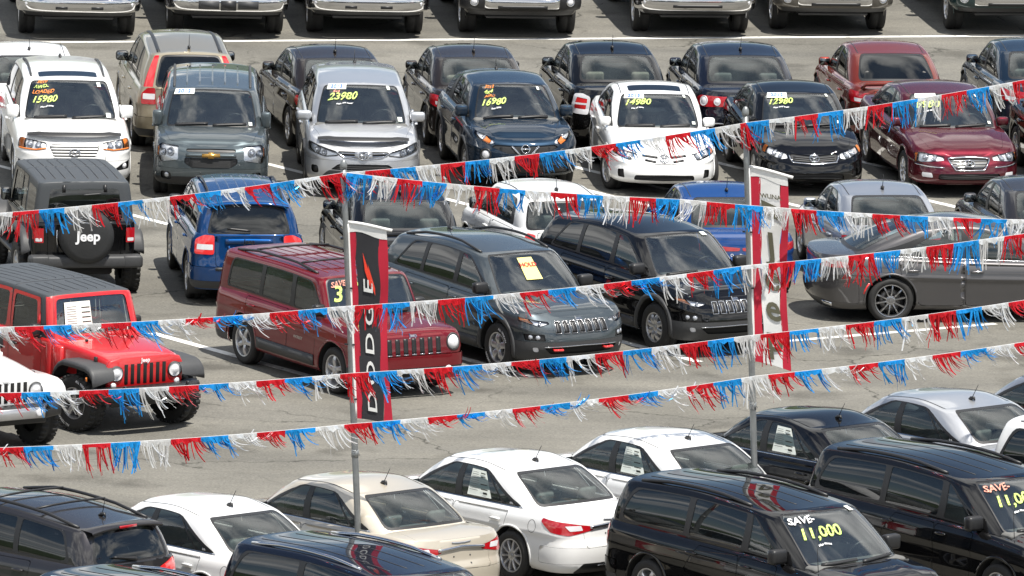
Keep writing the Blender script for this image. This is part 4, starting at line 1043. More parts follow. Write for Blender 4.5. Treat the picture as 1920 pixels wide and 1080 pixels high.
def deflector(c, y1, x=None, w_=.16, mk='black', lift=.022):
    """smoked bug guard that stands up along the hood's front edge"""
    n = 16; V = []; xx = c.L / 2 - .16
    for i in range(n + 1):
        y = -y1 + 2 * y1 * i / n; xf = xx - .11 * (abs(y) / y1)**2.4; z = float(c.ctop(np.array(xx - .19), np.array(abs(y) * .8)))
        e = 1 - .45 * (abs(y) / y1)**3; V += [(xf + .04, y, z - .038 * e), (xf - .005, y, z + lift * .6 * e), (xf - .06, y, z + lift * e)]
    F = []
    for i in range(n):
        for k in range(2): F.append((i * 3 + k, i * 3 + 3 + k, i * 3 + 4 + k, i * 3 + 1 + k))
    c.add('hood_deflector', mesh(V, F, M[mk]))
SUV = dict(nf=3.2, af=.62, ar=.42, nr=3.6, gar=.30, gnr=3.4, gnf=2.8, R=.35, rim=.22, tw=.225, Ra=.41, zb=.26, hwf=.97, hwr=.975, cp=3.4,
           ds=[(0, .06), (.08, .02), (.3, .010), (.57, .018), (.66, .0), (.73, .010), (.85, .022), (.94, .052), (1, .085)], df=[(0, .10), (.12, .03), (.35, 0), (.6, .01), (.82, .05), (.93, .10), (1, .17)],
           dr=[(0, .10), (.12, .02), (.4, 0), (.6, .03), (.8, .05), (1, .07)])
def suv(L, W, zs, zr, x, w, **kw):
    a = dict(SUV); a.update(L=L, W=W, zs=zs, zr=zr, xf0=x[0], xf1=x[1], xr0=x[2], xr1=x[3], w0=w[0], w1=w[1]); a.setdefault('ridge', (.016, x[0] - .12, L / 2 - .16, .60, .42, .07)); a.update(kw); return Car(**a)

def b_santa_fe():
    c = suv(4.67, 1.89, [(-2.33, 1.10), (0, 1.07), (1.0, 1.04), (1.7, .99), (2.1, .93), (2.33, .86)], [(-1.95, 1.60), (-.5, 1.69), (.55, 1.63)], (1.30, .55, -2.24, -1.95), (.83, .64), wb=2.70, fo=.95, style='five', seat='dash',
            crown=[(-2.3, .03), (1.2, .08), (2.3, .06)])
    c.headlight([(.44, .78), (.62, .745), (1.00, .755), (1.04, .90), (.98, .915), (.46, .85)], .03, [(.60, .815, .05), (.76, .825, .055)], amber=[(.86, .76), (1.03, .77), (1.05, .91), (.90, .90)])
    V, F = ribbon(c.wmap, densify([(.46, .772), (.62, .748), (.98, .76)], .05), .022, .006, .006); c.pair('turn_signal', V, F, M['amber'])
    g = c.front_panel('grille', [(0, .60), (.30, .61), (.41, .80), (.38, .83), (0, .825)], 'black', -.02)
    for z in (.63, .675, .72, .765, .805): c.bar(-.33 - (z - .63) * .35, .33 + (z - .63) * .35, z, .026, 'paint', -.01, .016, parent=g)
    c.bar(0, .001, .72, .0, 'chrome') if False else None
    c.emblem('oval_h', .715, .085, off=.014)
    deflector(c, .74)
    c.pair_panel('fog_lamp_pocket', [(.60, .42), (.98, .44), (1.0, .58), (.78, .53)], 'black', -.025, .03, kids=[c.disc(.86, .49, .05, -.02, .03, 'clear', 'fog_lamp')])
    c.front_panel('lower_grille', [(0, .32), (.55, .33), (.52, .48), (0, .49)], 'black', -.03); c.front_panel('front_bumper', [(0, .27), (1.2, .27), (1.2, .58), (0, .58)], 'paint', 0, .03, gap=.003)
    c.hood(1.12, 2.02, .72, .80); suv_tail(c, [(.58, .82), (.58, 1.06), (.90, 1.06), (1.05, .95), (.95, .82)])
    suv_body(c, -.02, -.95, -1.95, seat='dash')
    pid = c.roof.cut(roundpoly([(.42, -.02, 0), (.42, .46, .05), (.08, .46, .05), (.08, -.02, 0)], .05)); V, F = c.roof.get(pid, .003); c.centre('sunroof', V, F, M['tint'])
    c.rails(.30, -1.7, .575, 'trim', .03); c.antenna(-1.55, .22, .02)
    c.price([('2010', .085, 'orange', .04, .34), ('AWD-', .085, 'lime', .0, .19), ('LOADED', .088, 'orange', -.02, .04), ('15980', .155, 'lime', -.01, -.17), ('plus all taxes', .035, 'white', .16, -.34)], -.66, .59)
    c.sticker(.56, .82, .07, .10, None, name='window_tag'); c.sticker(.62, .13, .08, .09, None, name='window_tag')
    return suv_close(c, msz=(.12, .22, .20))
BUILD['santa_fe'] = b_santa_fe
def b_orlando():
    c = suv(4.65, 1.84, [(-2.32, 1.06), (0, 1.03), (1.0, 1.02), (1.7, .99), (2.1, .94), (2.32, .88)], [(-1.95, 1.56), (-.6, 1.625), (.62, 1.57)], (1.42, .62, -2.22, -2.0), (.82, .66), wb=2.76, fo=.93, crown=[(-2.3, .03), (1.2, .08), (2.3, .05)], seat='dash')
    c.headlight([(.52, .66), (.90, .60), (.99, .84), (.90, .90), (.54, .87)], .04, [(.68, .78, .06), (.84, .76, .055)], amber=[(.92, .70), (1.0, .72), (1.02, .84), (.94, .84)])
    g = c.front_panel('grille', [(0, .78), (.40, .79), (.40, .835), (0, .84)], 'black', -.025)
    g2 = c.front_panel('lower_grille', [(0, .54), (.30, .545), (.42, .62), (.42, .70), (0, .70)], 'black', -.03)
    for k in range(9): c.bar(-.34, .34, .555 + .016 * k, .005, 'trim', -.024, .008, parent=g2, name='grille_wire')
    c.bar(-.40, .40, .74, .05, 'paint', .002, .012, name='grille_bar'); c.emblem('bowtie', .745, .15, off=.018)
    c.pair_panel('fog_lamp_pocket', [(.62, .34), (.84, .35), (.84, .47), (.64, .47)], 'black', -.03, .06, kids=[c.disc(.73, .41, .045, -.025, .02, 'bulb', 'fog_lamp')])
    c.front_panel('bumper_skirt', [(0, .27), (1.15, .27), (1.15, .36), (.5, .40), (0, .40)], 'black', .004, .02)
    c.front_panel('front_bumper', [(0, .40), (1.2, .36), (1.2, .53), (0, .53)], 'paint', 0, .02, gap=.003)
    c.hood(1.22, 2.08, .66, .80); suv_tail(c, [(.60, .80), (.60, 1.0), (.90, 1.0), (1.02, .9), (.92, .8)])
    suv_body(c, .02, -.92, -1.95, seat='dash', win=('side', 'tint', 'tint'))
    c.rails(.45, -1.9, .60, 'trim', .02, .02); c.sticker(-.52, .87, .38, .15, '2012'); c.sticker(.63, .12, .06, .07, None, name='window_tag')
    for k in range(5):
        V, F = ribbon(c.rmap, [(.40 - .2 * j, -.40 + .2 * k) for j in range(11)], .02, -.002, .008); c.add('roof_rib', mesh(V, F), 'paint')
    for u in (-.16, .16): c.parts.append(spec('bumper_bolt', mesh(*c.disc(u, .47, .012, 0, .008, 'black')[1:3], M['trim'])))
    return suv_close(c, msz=(.12, .17, .26))
BUILD['orlando'] = b_orlando
def b_rav4():
    c = suv(4.57, 1.845, [(-2.28, 1.08), (0, 1.05), (1.0, 1.02), (1.7, .96), (2.1, .89), (2.28, .82)], [(-1.95, 1.56), (-.5, 1.655), (.52, 1.60)], (1.36, .52, -2.2, -1.95), (.82, .62), wb=2.66, fo=.93, arch_clad=.05, crown=[(-2.3, .03), (1.2, .08), (2.3, .06)], nf=2.8)
    c.headlight([(.40, .70), (.62, .675), (1.00, .76), (1.06, .87), (.94, .86), (.44, .75)], .025, [(.66, .725, .04), (.80, .765, .045)], chrome=True)
    g = c.front_panel('grille', [(0, .64), (.40, .69), (.42, .76), (0, .76)], 'black', -.02)
    for z in (.675, .72): c.bar(-.38, .38, z, .016, 'chrome', -.01, .014, parent=g, dz=.03)
    c.bar(-.14, .14, .70, .11, 'paint', -.002, .012, name='emblem_base'); c.emblem('ovals', .70, .09, off=.018)
    c.strip([(-.46, .755), (-.3, .665), (0, .635), (.3, .665), (.46, .755)], .014, 'chrome', .002, .01, 'grille_surround', both=False)
    deflector(c, .72, lift=.016)
    lg = c.front_panel('lower_grille', [(0, .46), (.52, .47), (.40, .56), (0, .565)], 'black', -.03)
    for z in (.49, .52, .545): c.bar(-.42, .42, z, .008, 'trim', -.02, .01, parent=lg)
    c.front_panel('bumper_skirt', [(0, .27), (.75, .28), (.60, .42), (.55, .46), (0, .45)], 'trim', .006, .03)
    c.pair_panel('fog_lamp_pocket', [(.72, .40), (.88, .40), (.90, .52), (.74, .52)], 'black', -.03, .05, kids=[c.disc(.81, .46, .05, -.025, .015, 'black', 'fog_lamp')])
    c.front_panel('front_bumper', [(0, .27), (1.2, .27), (1.2, .62), (0, .62)], 'paint', 0, .03, gap=.003)
    c.hood(1.16, 2.0, .66, .80); suv_tail(c, [(.50, .92), (.50, 1.02), (1.0, 1.04), (1.05, .93)])
    suv_body(c, .0, -.92, -1.9); c.antenna(-1.6, .18, .05)
    c.price([('4x4', .075, 'pink', .07, .155), ('23980', .185, 'lime', 0, 0), ('clean, one owner', .035, 'white', .16, -.17)], -.60, .62)
    c.sticker(-.47, .88, .37, .145, '2013'); c.sticker(.54, .86, .06, .10, None, name='window_tag'); c.sticker(.64, .16, .08, .09, None, name='window_tag')
    return suv_close(c, msz=(.13, .26, .15))
BUILD['rav4'] = b_rav4
def b_juke():
    c = suv(4.13, 1.765, [(-2.06, 1.04), (0, 1.03), (.9, 1.0), (1.4, .98), (1.8, .92), (2.06, .84)], [(-1.35, 1.45), (-.4, 1.565), (.42, 1.52)], (1.12, .42, -1.85, -1.45), (.77, .56), wb=2.53, fo=.84, R=.345, Ra=.40, flare=.045, crown=[(-2, .03), (.9, .06), (2.0, .05)], ridge=(-.03, .85, 2.0, .62, .48, .10), nf=2.7, arch_clad=.04)
    c.headlight([(.50, .78), (.62, .755), (.98, .90), (1.02, .955), (.90, .95), (.54, .83)], .02, [(.74, .86, .03)], amber=[(.62, .76), (.76, .82), (.72, .88), (.58, .81)])
    g = c.front_panel('grille', [(0, .60), (.30, .63), (.56, .72), (.50, .76), (0, .735)], 'black', -.02)
    for k in range(6): c.bar(-.42 - .0 * k, .42, .635 + .017 * k, .005, 'trim', -.014, .008, parent=g, name='grille_wire')
    for s_ in (1, -1): V, F = ribbon(c.wmap, densify([(s_ * .22, .74), (s_ * .08, .60)], .05), .025, .0, .012); c.add('grille_trim', mesh(V, F, M['chrome']))
    c.emblem('ringbar', .70, .08, off=.012)
    c.pair_panel('round_lamp', [(.56, .52), (.72, .52), (.76, .66), (.54, .66)], 'refl', -.02, .08, kids=[c.disc(.65, .60, .075, -.015, .03, 'clear', 'lens'), c.ring(.65, .60, .09, .0, 'black', .02)])
    c.front_panel('lower_grille', [(0, .30), (.80, .31), (.75, .44), (0, .45)], 'black', -.015)
    for u in (-.24, 0, .24): c.parts.append(spec('air_intake', mesh(*[q for q in c.disc(u, .375, .10, -.012, -.03, 'well')[1:3]], M['well'])))
    c.pair_panel('fog_lamp', [(.54, .35), (.60, .35), (.60, .41), (.54, .41)], 'clear', .004, .03)
    c.front_panel('front_bumper', [(0, .27), (1.2, .27), (1.2, .58), (0, .58)], 'paint', 0, .03, gap=.003)
    c.hood(.95, 1.82, .50, .70); suv_tail(c, [(.55, .85), (.55, 1.0), (.95, 1.0), (.95, .85)])
    suv_body(c, -.05, -.85, -1.35, quarter=False, dl=dict(trx=-.95, rx=-1.2)); c.antenna(-1.2, .18, .05)
    c.price([('2012', .08, 'orange', .03, .33), ('4x4', .095, 'lime', .03, .17), ('AERO', .06, 'orange', .05, .03), ('16980', .155, 'lime', -.01, -.16), ('low kms', .04, 'white', .18, -.33)], -.60, .57)
    c.sticker(.50, .82, .05, .08, None, name='window_tag')
    return suv_close(c, msz=(.13, .22, .18))
BUILD['juke'] = b_juke
def b_crv():
    c = suv(4.53, 1.82, [(-2.26, 1.07), (0, 1.03), (1.0, 1.0), (1.7, .95), (2.26, .80)], [(-1.75, 1.60), (-.4, 1.68), (.5, 1.62)], (1.32, .50, -2.18, -1.80), (.80, .60), wb=2.62, fo=.90, R=.345, ds=SUV['ds'])
    nose_suv(c)
    c.taillight([(.58, .80), (.60, 1.062), (.74, 1.062), (.86, .97), (.84, .80)], .03, white=[(.60, .88), (.60, .97), (.82, .97), (.82, .88)])
    H = c.HV; pid = c.gh.cut(roundpoly([(c.GS - .80, .02 * H), (c.GS - .63, .02 * H), (c.GS - .63, .90 * H), (c.GS - .72, .90 * H)], .02)); V, F = c.gh.get(pid, .006); c.pair('pillar_lamp', V, F, M['redm'])
    suv_tail(c, None, gate=.57, z0=.60, bumper_mk='paint', zb0=.28)
    c.pair_panel('rear_reflector', [(.62, .42), (.62, .46), (.86, .46), (.86, .42)], 'redb', .02, .01, back=True) if False else None
    suv_body(c, .02, -.85, -1.55, bl=.60, dl=dict(trx=-1.15, rx=-1.62, rr=.14)); c.antenna(-1.55, .20, .02)
    V, F = ribbon(c.rmap, [(.42 - 2.1 * k / 10, .50) for k in range(11)], .055, .002, .006); c.pair('roof_moulding', V, F, M['black'])
    return suv_close(c, 'black', msz=(.12, .22, .16))
def nose_suv(c):
    c.headlight([(.44, .72), (.92, .70), (1.0, .84), (.50, .84)], .03, [(.66, .77, .045)])
    g = c.front_panel('grille', [(0, .64), (.38, .65), (.42, .78), (0, .79)], 'black', -.02)
    for z in (.68, .72, .755): c.bar(-.38, .38, z, .014, 'chrome', -.01, .012, parent=g)
    c.front_panel('lower_grille', [(0, .32), (.6, .33), (.55, .46), (0, .46)], 'black', -.03)
    c.hood(c.xf0 - .18, c.L / 2 - .28, .64, .78)
BUILD['crv'] = b_crv
def b_compass():
    c = suv(4.40, 1.76, [(-2.2, 1.10), (0, 1.06), (.9, 1.03), (1.6, .98), (2.2, .84)], [(-1.80, 1.57), (-.4, 1.655), (.5, 1.60)], (1.22, .48, -2.12, -1.86), (.77, .60), wb=2.635, fo=.86, R=.345, style='five', nf=3.6)
    nose_suv(c)
    c.taillight([(.53, .80), (.53, 1.085), (.70, 1.09), (.88, 1.02), (.86, .80)], .04, white=[(.55, .87), (.55, .95), (.82, .95), (.82, .87)], mk='redb')
    suv_tail(c, None, gate=.50, z0=.62, plate=False)
    c.strip([(c.S - .36, 1.0), (c.S, 1.005), (c.S + .36, 1.0)], .075, 'paint', .004, .02, 'tailgate_handle', both=False)
    pk = c.strip([(c.S - .29, .83), (c.S, .83), (c.S + .29, .83)], .20, 'paint', -.012, .014, 'plate_recess', both=False)
    c.strip([(c.S - .31, .935), (c.S - .25, .735), (c.S + .25, .735), (c.S + .31, .935)], .03, 'paint', .0, .018, 'recess_rim', both=False)
    c.letters('Jeep', 0, 1.0, .095, 'chrome', back=True, off=.026, bold=.03)
    for u in (-.12, .12): c.parts.append(spec('plate_bolt', mesh(*c.disc(c.S + u, .91, .012, 0, .01, 'trim')[1:3], M['trim'])))
    suv_body(c, .02, -.85, -1.62, bl=.64, dl=dict(trx=-1.42, rx=-1.72), bt=(.04, .84))
    n = 14; V = []   # roof spoiler over the rear window
    for i in range(n + 1):
        y = -.60 + 1.2 * i / n; z = float(c.rtop(np.array(c.xr1 + .05), np.array(min(abs(y), .6)))); V += [(c.xr1 + .10, y, z + .004), (c.xr1 - .10, y, z - .01), (c.xr1 - .11, y, z - .04), (c.xr1 - .03, y, z - .06)]
    c.add('roof_spoiler', mesh(V, [(i * 4 + k, i * 4 + k + 1, i * 4 + 5 + k, i * 4 + 4 + k) for i in range(n) for k in range(3)]), 'paint')
    c.rails(.35, -1.65, .545, 'black', .045)
    for k in range(6):
        V, F = ribbon(c.rmap, [(.30 - .19 * j, -.35 + .14 * k) for j in range(11)], .014, -.002, .007); c.add('roof_rib', mesh(V, F), 'paint')
    for s_ in (1, -1): c.add('mud_flap', rbox(c.xra - .44, c.xra - .42, s_ * .60 if s_ > 0 else -.86, .86 if s_ > 0 else -.60, .14, .44, .005, 1, M['black']))
    c.add('exhaust_pipe', mesh(*tube([(-2.0, -.45, .27), (-2.22, -.45, .265)], .045, 10), M['trim']))
    return suv_close(c, 'black', msz=(.12, .20, .17))
BUILD['compass'] = b_compass
def b_patriot():
    c = suv(4.41, 1.76, [(-2.2, 1.06), (0, 1.05), (.9, 1.03), (1.6, 1.0), (2.0, .97), (2.2, .94)], [(-1.95, 1.595), (-.4, 1.625), (.62, 1.60)], (1.10, .70, -2.16, -2.06), (.80, .715), wb=2.635, fo=.85, R=.34, rim=.225, style='five', nf=7.0, af=.40, nr=7.0, ar=.30, gnr=8, gar=.20, gnf=5, gaf=.26, rc=.035, rp=5, gb=.014,
            crown=[(-2.2, .02), (.9, .05), (2.1, .05)], df=[(0, .10), (.1, .05), (.3, 0), (.5, .005), (.8, .03), (.95, .05), (1, .08)], seat='dash', flare=.03)
    g = c.front_panel('grille', [(0, .64), (.50, .64), (.52, .91), (0, .91)], 'paint', .004, .03)
    for k in range(7):
        u = (k - 3) * .135
        V, F = ribbon(c.wmap, densify([(u, .665), (u, .885)], .03), .074, .004, .006); g['kids'].append(spec('grille_slot', mesh(V, F, M['black'])))
        V, F = ribbon(c.wmap, [(u - .037, .655), (u + .037, .655)], .016, .006, .008); g['kids'].append(spec('slot_trim', mesh(V, F, M['chrome'])))
    for n_, V, F, m_ in (c.disc(.67, .80, .105, .0, .04, 'clear', 'lens'), c.ring(.67, .80, .115, .0, 'paint' if False else 'trim', .02)): c.pair('headlight' if n_ == 'lens' else n_, V, F, m_)
    c.pair_panel('side_marker', [(.90, .70), (.98, .70), (.98, .78), (.90, .78)], 'amber', .006, .015)
    c.front_panel('bumper_skirt', [(0, .28), (1.2, .28), (1.2, .46), (0, .46)], 'trim', .022, .02)
    c.front_panel('front_bumper', [(0, .46), (1.2, .46), (1.2, .64), (0, .64)], 'paint', .028, .03, gap=.003)
    for k in range(4):
        V, F = ribbon(c.wmap, [((k - 1.5) * .24 - .09, .37), ((k - 1.5) * .24 + .09, .37)], .07, .022, .004); c.add('air_intake', mesh(V, F, M['well']))
    for n_, V, F, m_ in (c.disc(.56, .42, .055, .024, .02, 'clear', 'fog_lamp'),): c.pair(n_, V, F, m_)
    c.hood(.92, 2.06, .70, .80); c.letters('Jeep', 0, .925, .075, 'chrome', bold=.03)
    suv_tail(c, [(.58, .82), (.58, 1.02), (.84, 1.02), (.86, .82)])
    suv_body(c, .02, -.86, -1.88, win=('side', 'side', 'side'), trim='paint' if False else 'black', dl=dict(tfx=.56, trx=-1.80), gapx=.055)
    V, F = ribbon(c.wmap, densify([(c.wu(.80), .40), (c.wu(-.85), .40)], .1), .16, .003, .012); c.pair('lower_cladding', V, F, M['trim'])
    c.letters('PATRIOT', 0, .66, .062, 'chrome', U=-c.wu(.35) , off=.006, bold=.01); c.letters('PATRIOT', 0, .66, .062, 'chrome', U=c.wu(.35), off=.006)
    c.rails(.42, -1.9, .60, 'black', .05, .02, cross=(-.05, -1.35))
    for k in range(6):
        V, F = ribbon(c.rmap, [(.45 - .22 * j, -.45 + .18 * k) for j in range(11)], .014, -.002, .007); c.add('roof_rib', mesh(V, F), 'paint')
    c.price([('SAVE', .10, 'pink', .0, .26), ('316', .28, 'lime', .0, -.02)], -.66, .55)
    return suv_close(c, 'black', msz=(.12, .20, .18))
BUILD['patriot'] = b_patriot
def b_cherokee(trail=True, hold=False):
    c = suv(4.62, 1.86, [(-2.31, 1.12), (-.5, 1.08), (.9, 1.05), (1.6, 1.0), (2.05, .95), (2.31, .88)], [(-1.85, 1.57), (-.5, 1.665), (.5, 1.61)], (1.28, .50, -2.22, -1.88), (.81, .62), wb=2.70, fo=.93, R=.36, Ra=.43, rim=.22, tw=.24, style='fat5' if trail else 'steel', rimmat='rim',
            nf=2.9, arch_clad=.07, wheel_letter=trail, crown=[(-2.2, .02), (.9, .07), (2.1, .06)], seat='dash', df=[(0, .14), (.1, .08), (.3, 0), (.45, .0), (.7, .03), (.85, .09), (1, .18)])
    g = c.front_panel('grille', [(0, .645), (.47, .655), (.50, .85), (0, .85)], 'paint', .004, .03)
    for k in range(7):
        u = (k - 3) * .132
        V, F = ribbon(c.wmap, densify([(u, .675), (u, .83)], .03), .078, .004, .005); g['kids'].append(spec('grille_slot', mesh(V, F, M['black'])))
        q = [(u - .045, .67), (u + .045, .67), (u + .045, .835), (u - .045, .835)]
        V, F = ribbon(c.wmap, densify(q, .04, True), .010, .004, .012, True); g['kids'].append(spec('slot_frame', mesh(V, F, M['rimmid'] if trail else M['chrome'])))
    c.headlight([(.53, .80), (.70, .765), (1.06, .84), (1.10, .90), (.90, .875), (.56, .84)], .015, [(.70, .81, .02)], amber=[(.80, .80), (1.06, .85), (1.09, .89), (.92, .87)])
    c.pair_panel('lamp_pod', [(.60, .56), (.92, .57), (.96, .66), (.62, .66)], 'black', -.02, .02, kids=[c.disc(.72, .61, .038, -.015, .02, 'bulb'), c.disc(.84, .615, .038, -.015, .02, 'bulb')])
    c.pair_panel('fog_lamp', [(.70, .40), (.78, .40), (.80, .47), (.71, .47)], 'clear', .0, .03)
    lg = c.front_panel('lower_grille', [(0, .36), (.52, .37), (.62, .46), (0, .47)], 'well', -.02)
    c.front_panel('bumper_skirt', [(0, .26), (1.22, .26), (1.22, .55), (0, .545)], 'trim', .008, .02)
    c.strip([(-.62, .475), (0, .485), (.62, .475)], .010, 'chrome', .012, .008, 'bumper_trim', both=False)
    if trail:
        for s_ in (1, -1): V, F = tube([tuple(c.wmap([s_ * .36], [.435], -.02)[0]), tuple(c.wmap([s_ * .36], [.435], .06)[0]), tuple(c.wmap([s_ * .48], [.435], .06)[0]), tuple(c.wmap([s_ * .48], [.435], -.02)[0])], .018, 8); c.add('tow_hook', mesh(V, F, M['redb']))
    c.hood(1.08, 2.04, .66, .80); c.letters('Jeep', 0, .86, .065, 'chrome', bold=.03)
    suv_tail(c, [(.50, .98), (.50, 1.07), (1.0, 1.10), (1.06, .99)])
    suv_body(c, .0, -.90, -1.62, win=('side', 'tint', 'tint'), dl=dict(trx=-1.35, rx=-1.72, rr=.10), seat='dash')
    V, F = ribbon(c.wmap, densify([(c.wu(.85), .36), (c.wu(-.85), .36)], .1), .14, .003, .012); c.pair('lower_cladding', V, F, M['trim'])
    if trail: c.rails(.36, -1.72, .57, 'black', .05, .02)
    c.antenna(-1.45, .24, -.03, y=.0)
    if hold:
        c.sticker(-.08, .56, .29, .44, None, 'redtx', 'yellow', None, name='hold_card'); c.sticker(-.08, .63, .004, .004, 'HOLD', 'redtx', 'redtx', .115, off=.012, name='card_print')
        pass
    else: c.sticker(.50, .88, .12, .08, None, name='window_tag')
    return suv_close(c, 'black', msz=(.13, .25, .17))
BUILD['cherokee'] = lambda: b_cherokee(True, True)
BUILD['cherokee_plain'] = lambda: b_cherokee(False)
def b_journey():
    c = suv(4.89, 1.84, [(-2.44, 1.12), (0, 1.07), (1.0, 1.04), (1.8, .98), (2.44, .86)], [(-2.05, 1.60), (-.5, 1.69), (.55, 1.63)], (1.40, .55, -2.36, -2.10), (.81, .64), wb=2.89, fo=.95, R=.36, crown=[(-2.3, .03), (1.2, .06), (2.3, .05)])
    nose_suv(c)
    c.taillight([(.44, .86), (.44, 1.0), (.74, 1.095), (1.0, 1.08), (1.04, .88), (.84, .84)], .04, mk='redb', white=[(.50, .88), (.50, .93), (.80, .93), (.80, .88)])
    suv_tail(c, None, gate=.62, z0=.60)
    suv_body(c, .05, -.95, -2.0, win=('tint', 'tint', 'tint'), bl=.66, dl=dict(trx=-1.82, rx=-2.02, rr=.14), bt=(.04, .86), wiper=False)
    V, F = ribbon(c.gmap, [(c.GS + .04 - .05 * k, (.09 + .012 * k) * c.HV) for k in range(9)], [.05, .045, .04, .03, .025, .02, .02, .02, .015], .02, .03); c.add('wiper', mesh(V, F, M['black']))
    n = 14; V = []
    for i in range(n + 1):
        y = -.62 + 1.24 * i / n; z = float(c.rtop(np.array(c.xr1 + .05), np.array(min(abs(y), .64)))); V += [(c.xr1 + .14, y, z + .004), (c.xr1 - .13, y, z - .015), (c.xr1 - .14, y, z - .055), (c.xr1 - .03, y, z - .075)]
    sp = c.add('roof_spoiler', mesh(V, [(i * 4 + k, i * 4 + k + 1, i * 4 + 5 + k, i * 4 + 4 + k) for i in range(n) for k in range(3)]), 'paint')
    z = float(c.rtop(np.array(c.xr1 + .05), np.array(0.))); sp['kids'].append(spec('brake_lamp', rbox(c.xr1 - .15, c.xr1 - .135, -.15, .15, z - .055, z - .02, .003, 1, M['red'])))
    c.rails(.40, -1.95, .60, 'black', .055, .022, cross=(-.35, -1.15)); c.antenna(-1.75, .22, .05)
    return suv_close(c, 'black')
BUILD['journey'] = b_journey
def b_van(rails='black', price=True, pos=None):
    c = suv(5.14, 2.0, [(-2.57, 1.09), (0, 1.07), (1.2, 1.04), (1.9, .98), (2.3, .91), (2.57, .82)], [(-2.25, 1.66), (-.8, 1.725), (.70, 1.66)], (1.72, .72, -2.50, -2.30), (.885, .72), wb=3.08, fo=.98, R=.345, rim=.225, style='five', nf=2.8, rc=.045, rp=3.0,
            crown=[(-2.4, .02), (1.2, .09), (2.5, .06)], seat='dash', gaf=.55, ridge=(.018, 1.5, 2.4, .62, .45, .10))
    c.headlight([(.56, .70), (.70, .66), (1.06, .70), (1.14, .86), (1.0, .87), (.60, .80)], .03, [(.74, .75, .05), (.92, .77, .05)], amber=[(1.02, .72), (1.14, .74), (1.14, .85), (1.06, .84)])
    g = c.front_panel('grille', [(0, .62), (.46, .64), (.50, .80), (0, .81)], 'black', -.02)
    c.bar(-.46, .46, .715, .035, 'chrome', -.006, .016, parent=g); V, F = ribbon(c.wmap, densify([(0, .63), (0, .80)], .05), .04, -.006, .016); g['kids'].append(spec('slat', mesh(V, F, M['chrome'])))
    c.front_panel('lower_grille', [(0, .30), (.6, .31), (.55, .44), (0, .45)], 'black', -.03); c.front_panel('front_bumper', [(0, .27), (1.25, .27), (1.25, .60), (0, .60)], 'paint', 0, .03, gap=.003)
    c.hood(1.50, 2.28, .74, .86)
    c.taillight([(.80, .74), (.80, 1.06), (.92, 1.07), (1.06, 1.02), (1.04, .76)], .05, mk='redb'); suv_tail(c, None, gate=.74, z0=.60)
    suv_body(c, .32, -.82, -2.20, win=('side', 'tint', 'tint'), dl=dict(trx=-2.02, rx=-2.24, rr=.18, fx=1.10), bl=.74, door2=-.80, rows=(.40, -.45, -1.35), gapx=.06, wiper=True, seat='dash')
    c.rails(.20, -2.0, .655, rails, .03, .024)
    for y in (.14, .42): c.roof_seam(y, .50, -2.1, .014)
    if price:
        c.price([('SAVE-', .155, price, .0, .27), ('11,000', .235, 'lime', .04, .0), ('plus taxes', .045, 'white', .24, -.2)], -.76, .55)
        c.sticker(.55, .90, .11, .10, None, name='window_tag')
    V, F = tube([(1.72, -.80, 1.03), (1.66, -.80, 1.60)], [.005, .003], 6); c.add('antenna', mesh(V, F, M['trim']))
    return suv_close(c, 'black', mx=1.12, msz=(.14, .28, .20))
BUILD['van'] = lambda: b_van('black', 'white'); BUILD['van_pink'] = lambda: b_van('black', 'pink'); BUILD['van_chrome'] = lambda: b_van('chrome', None)
def b_hatch():
    c = suv(3.75, 1.68, [(-1.87, 1.02), (0, .98), (.8, .96), (1.4, .90), (1.87, .76)], [(-1.20, 1.46), (-.3, 1.51), (.42, 1.46)], (1.08, .46, -1.76, -1.36), (.74, .58), wb=2.35, fo=.78, R=.31, rim=.2, Ra=.36, zb=.22, nr=2.7, ar=.55, nf=2.5, gnr=2.4, gar=.5)
    nose_suv(c)
    c.taillight([(.62, .80), (.62, .96), (.78, .98), (.84, .82)], .03, mk='redb'); suv_tail(c, None, gate=.56, z0=.50, step=False, plate=False)
    suv_body(c, -.12, -.92, -1.18, quarter=False, dl=dict(trx=-.98, rx=-1.10), bl=.74, win=('side', 'side', 'side'), back='side', bt=(.04, .88))
    c.antenna(-.86, .17, -.02); c.roof_seam(.525, .42, -1.2, .02)
    return suv_close(c, 'black')
BUILD['hatch'] = b_hatch
BUILD['suv_white'] = lambda: b_van('chrome', None)
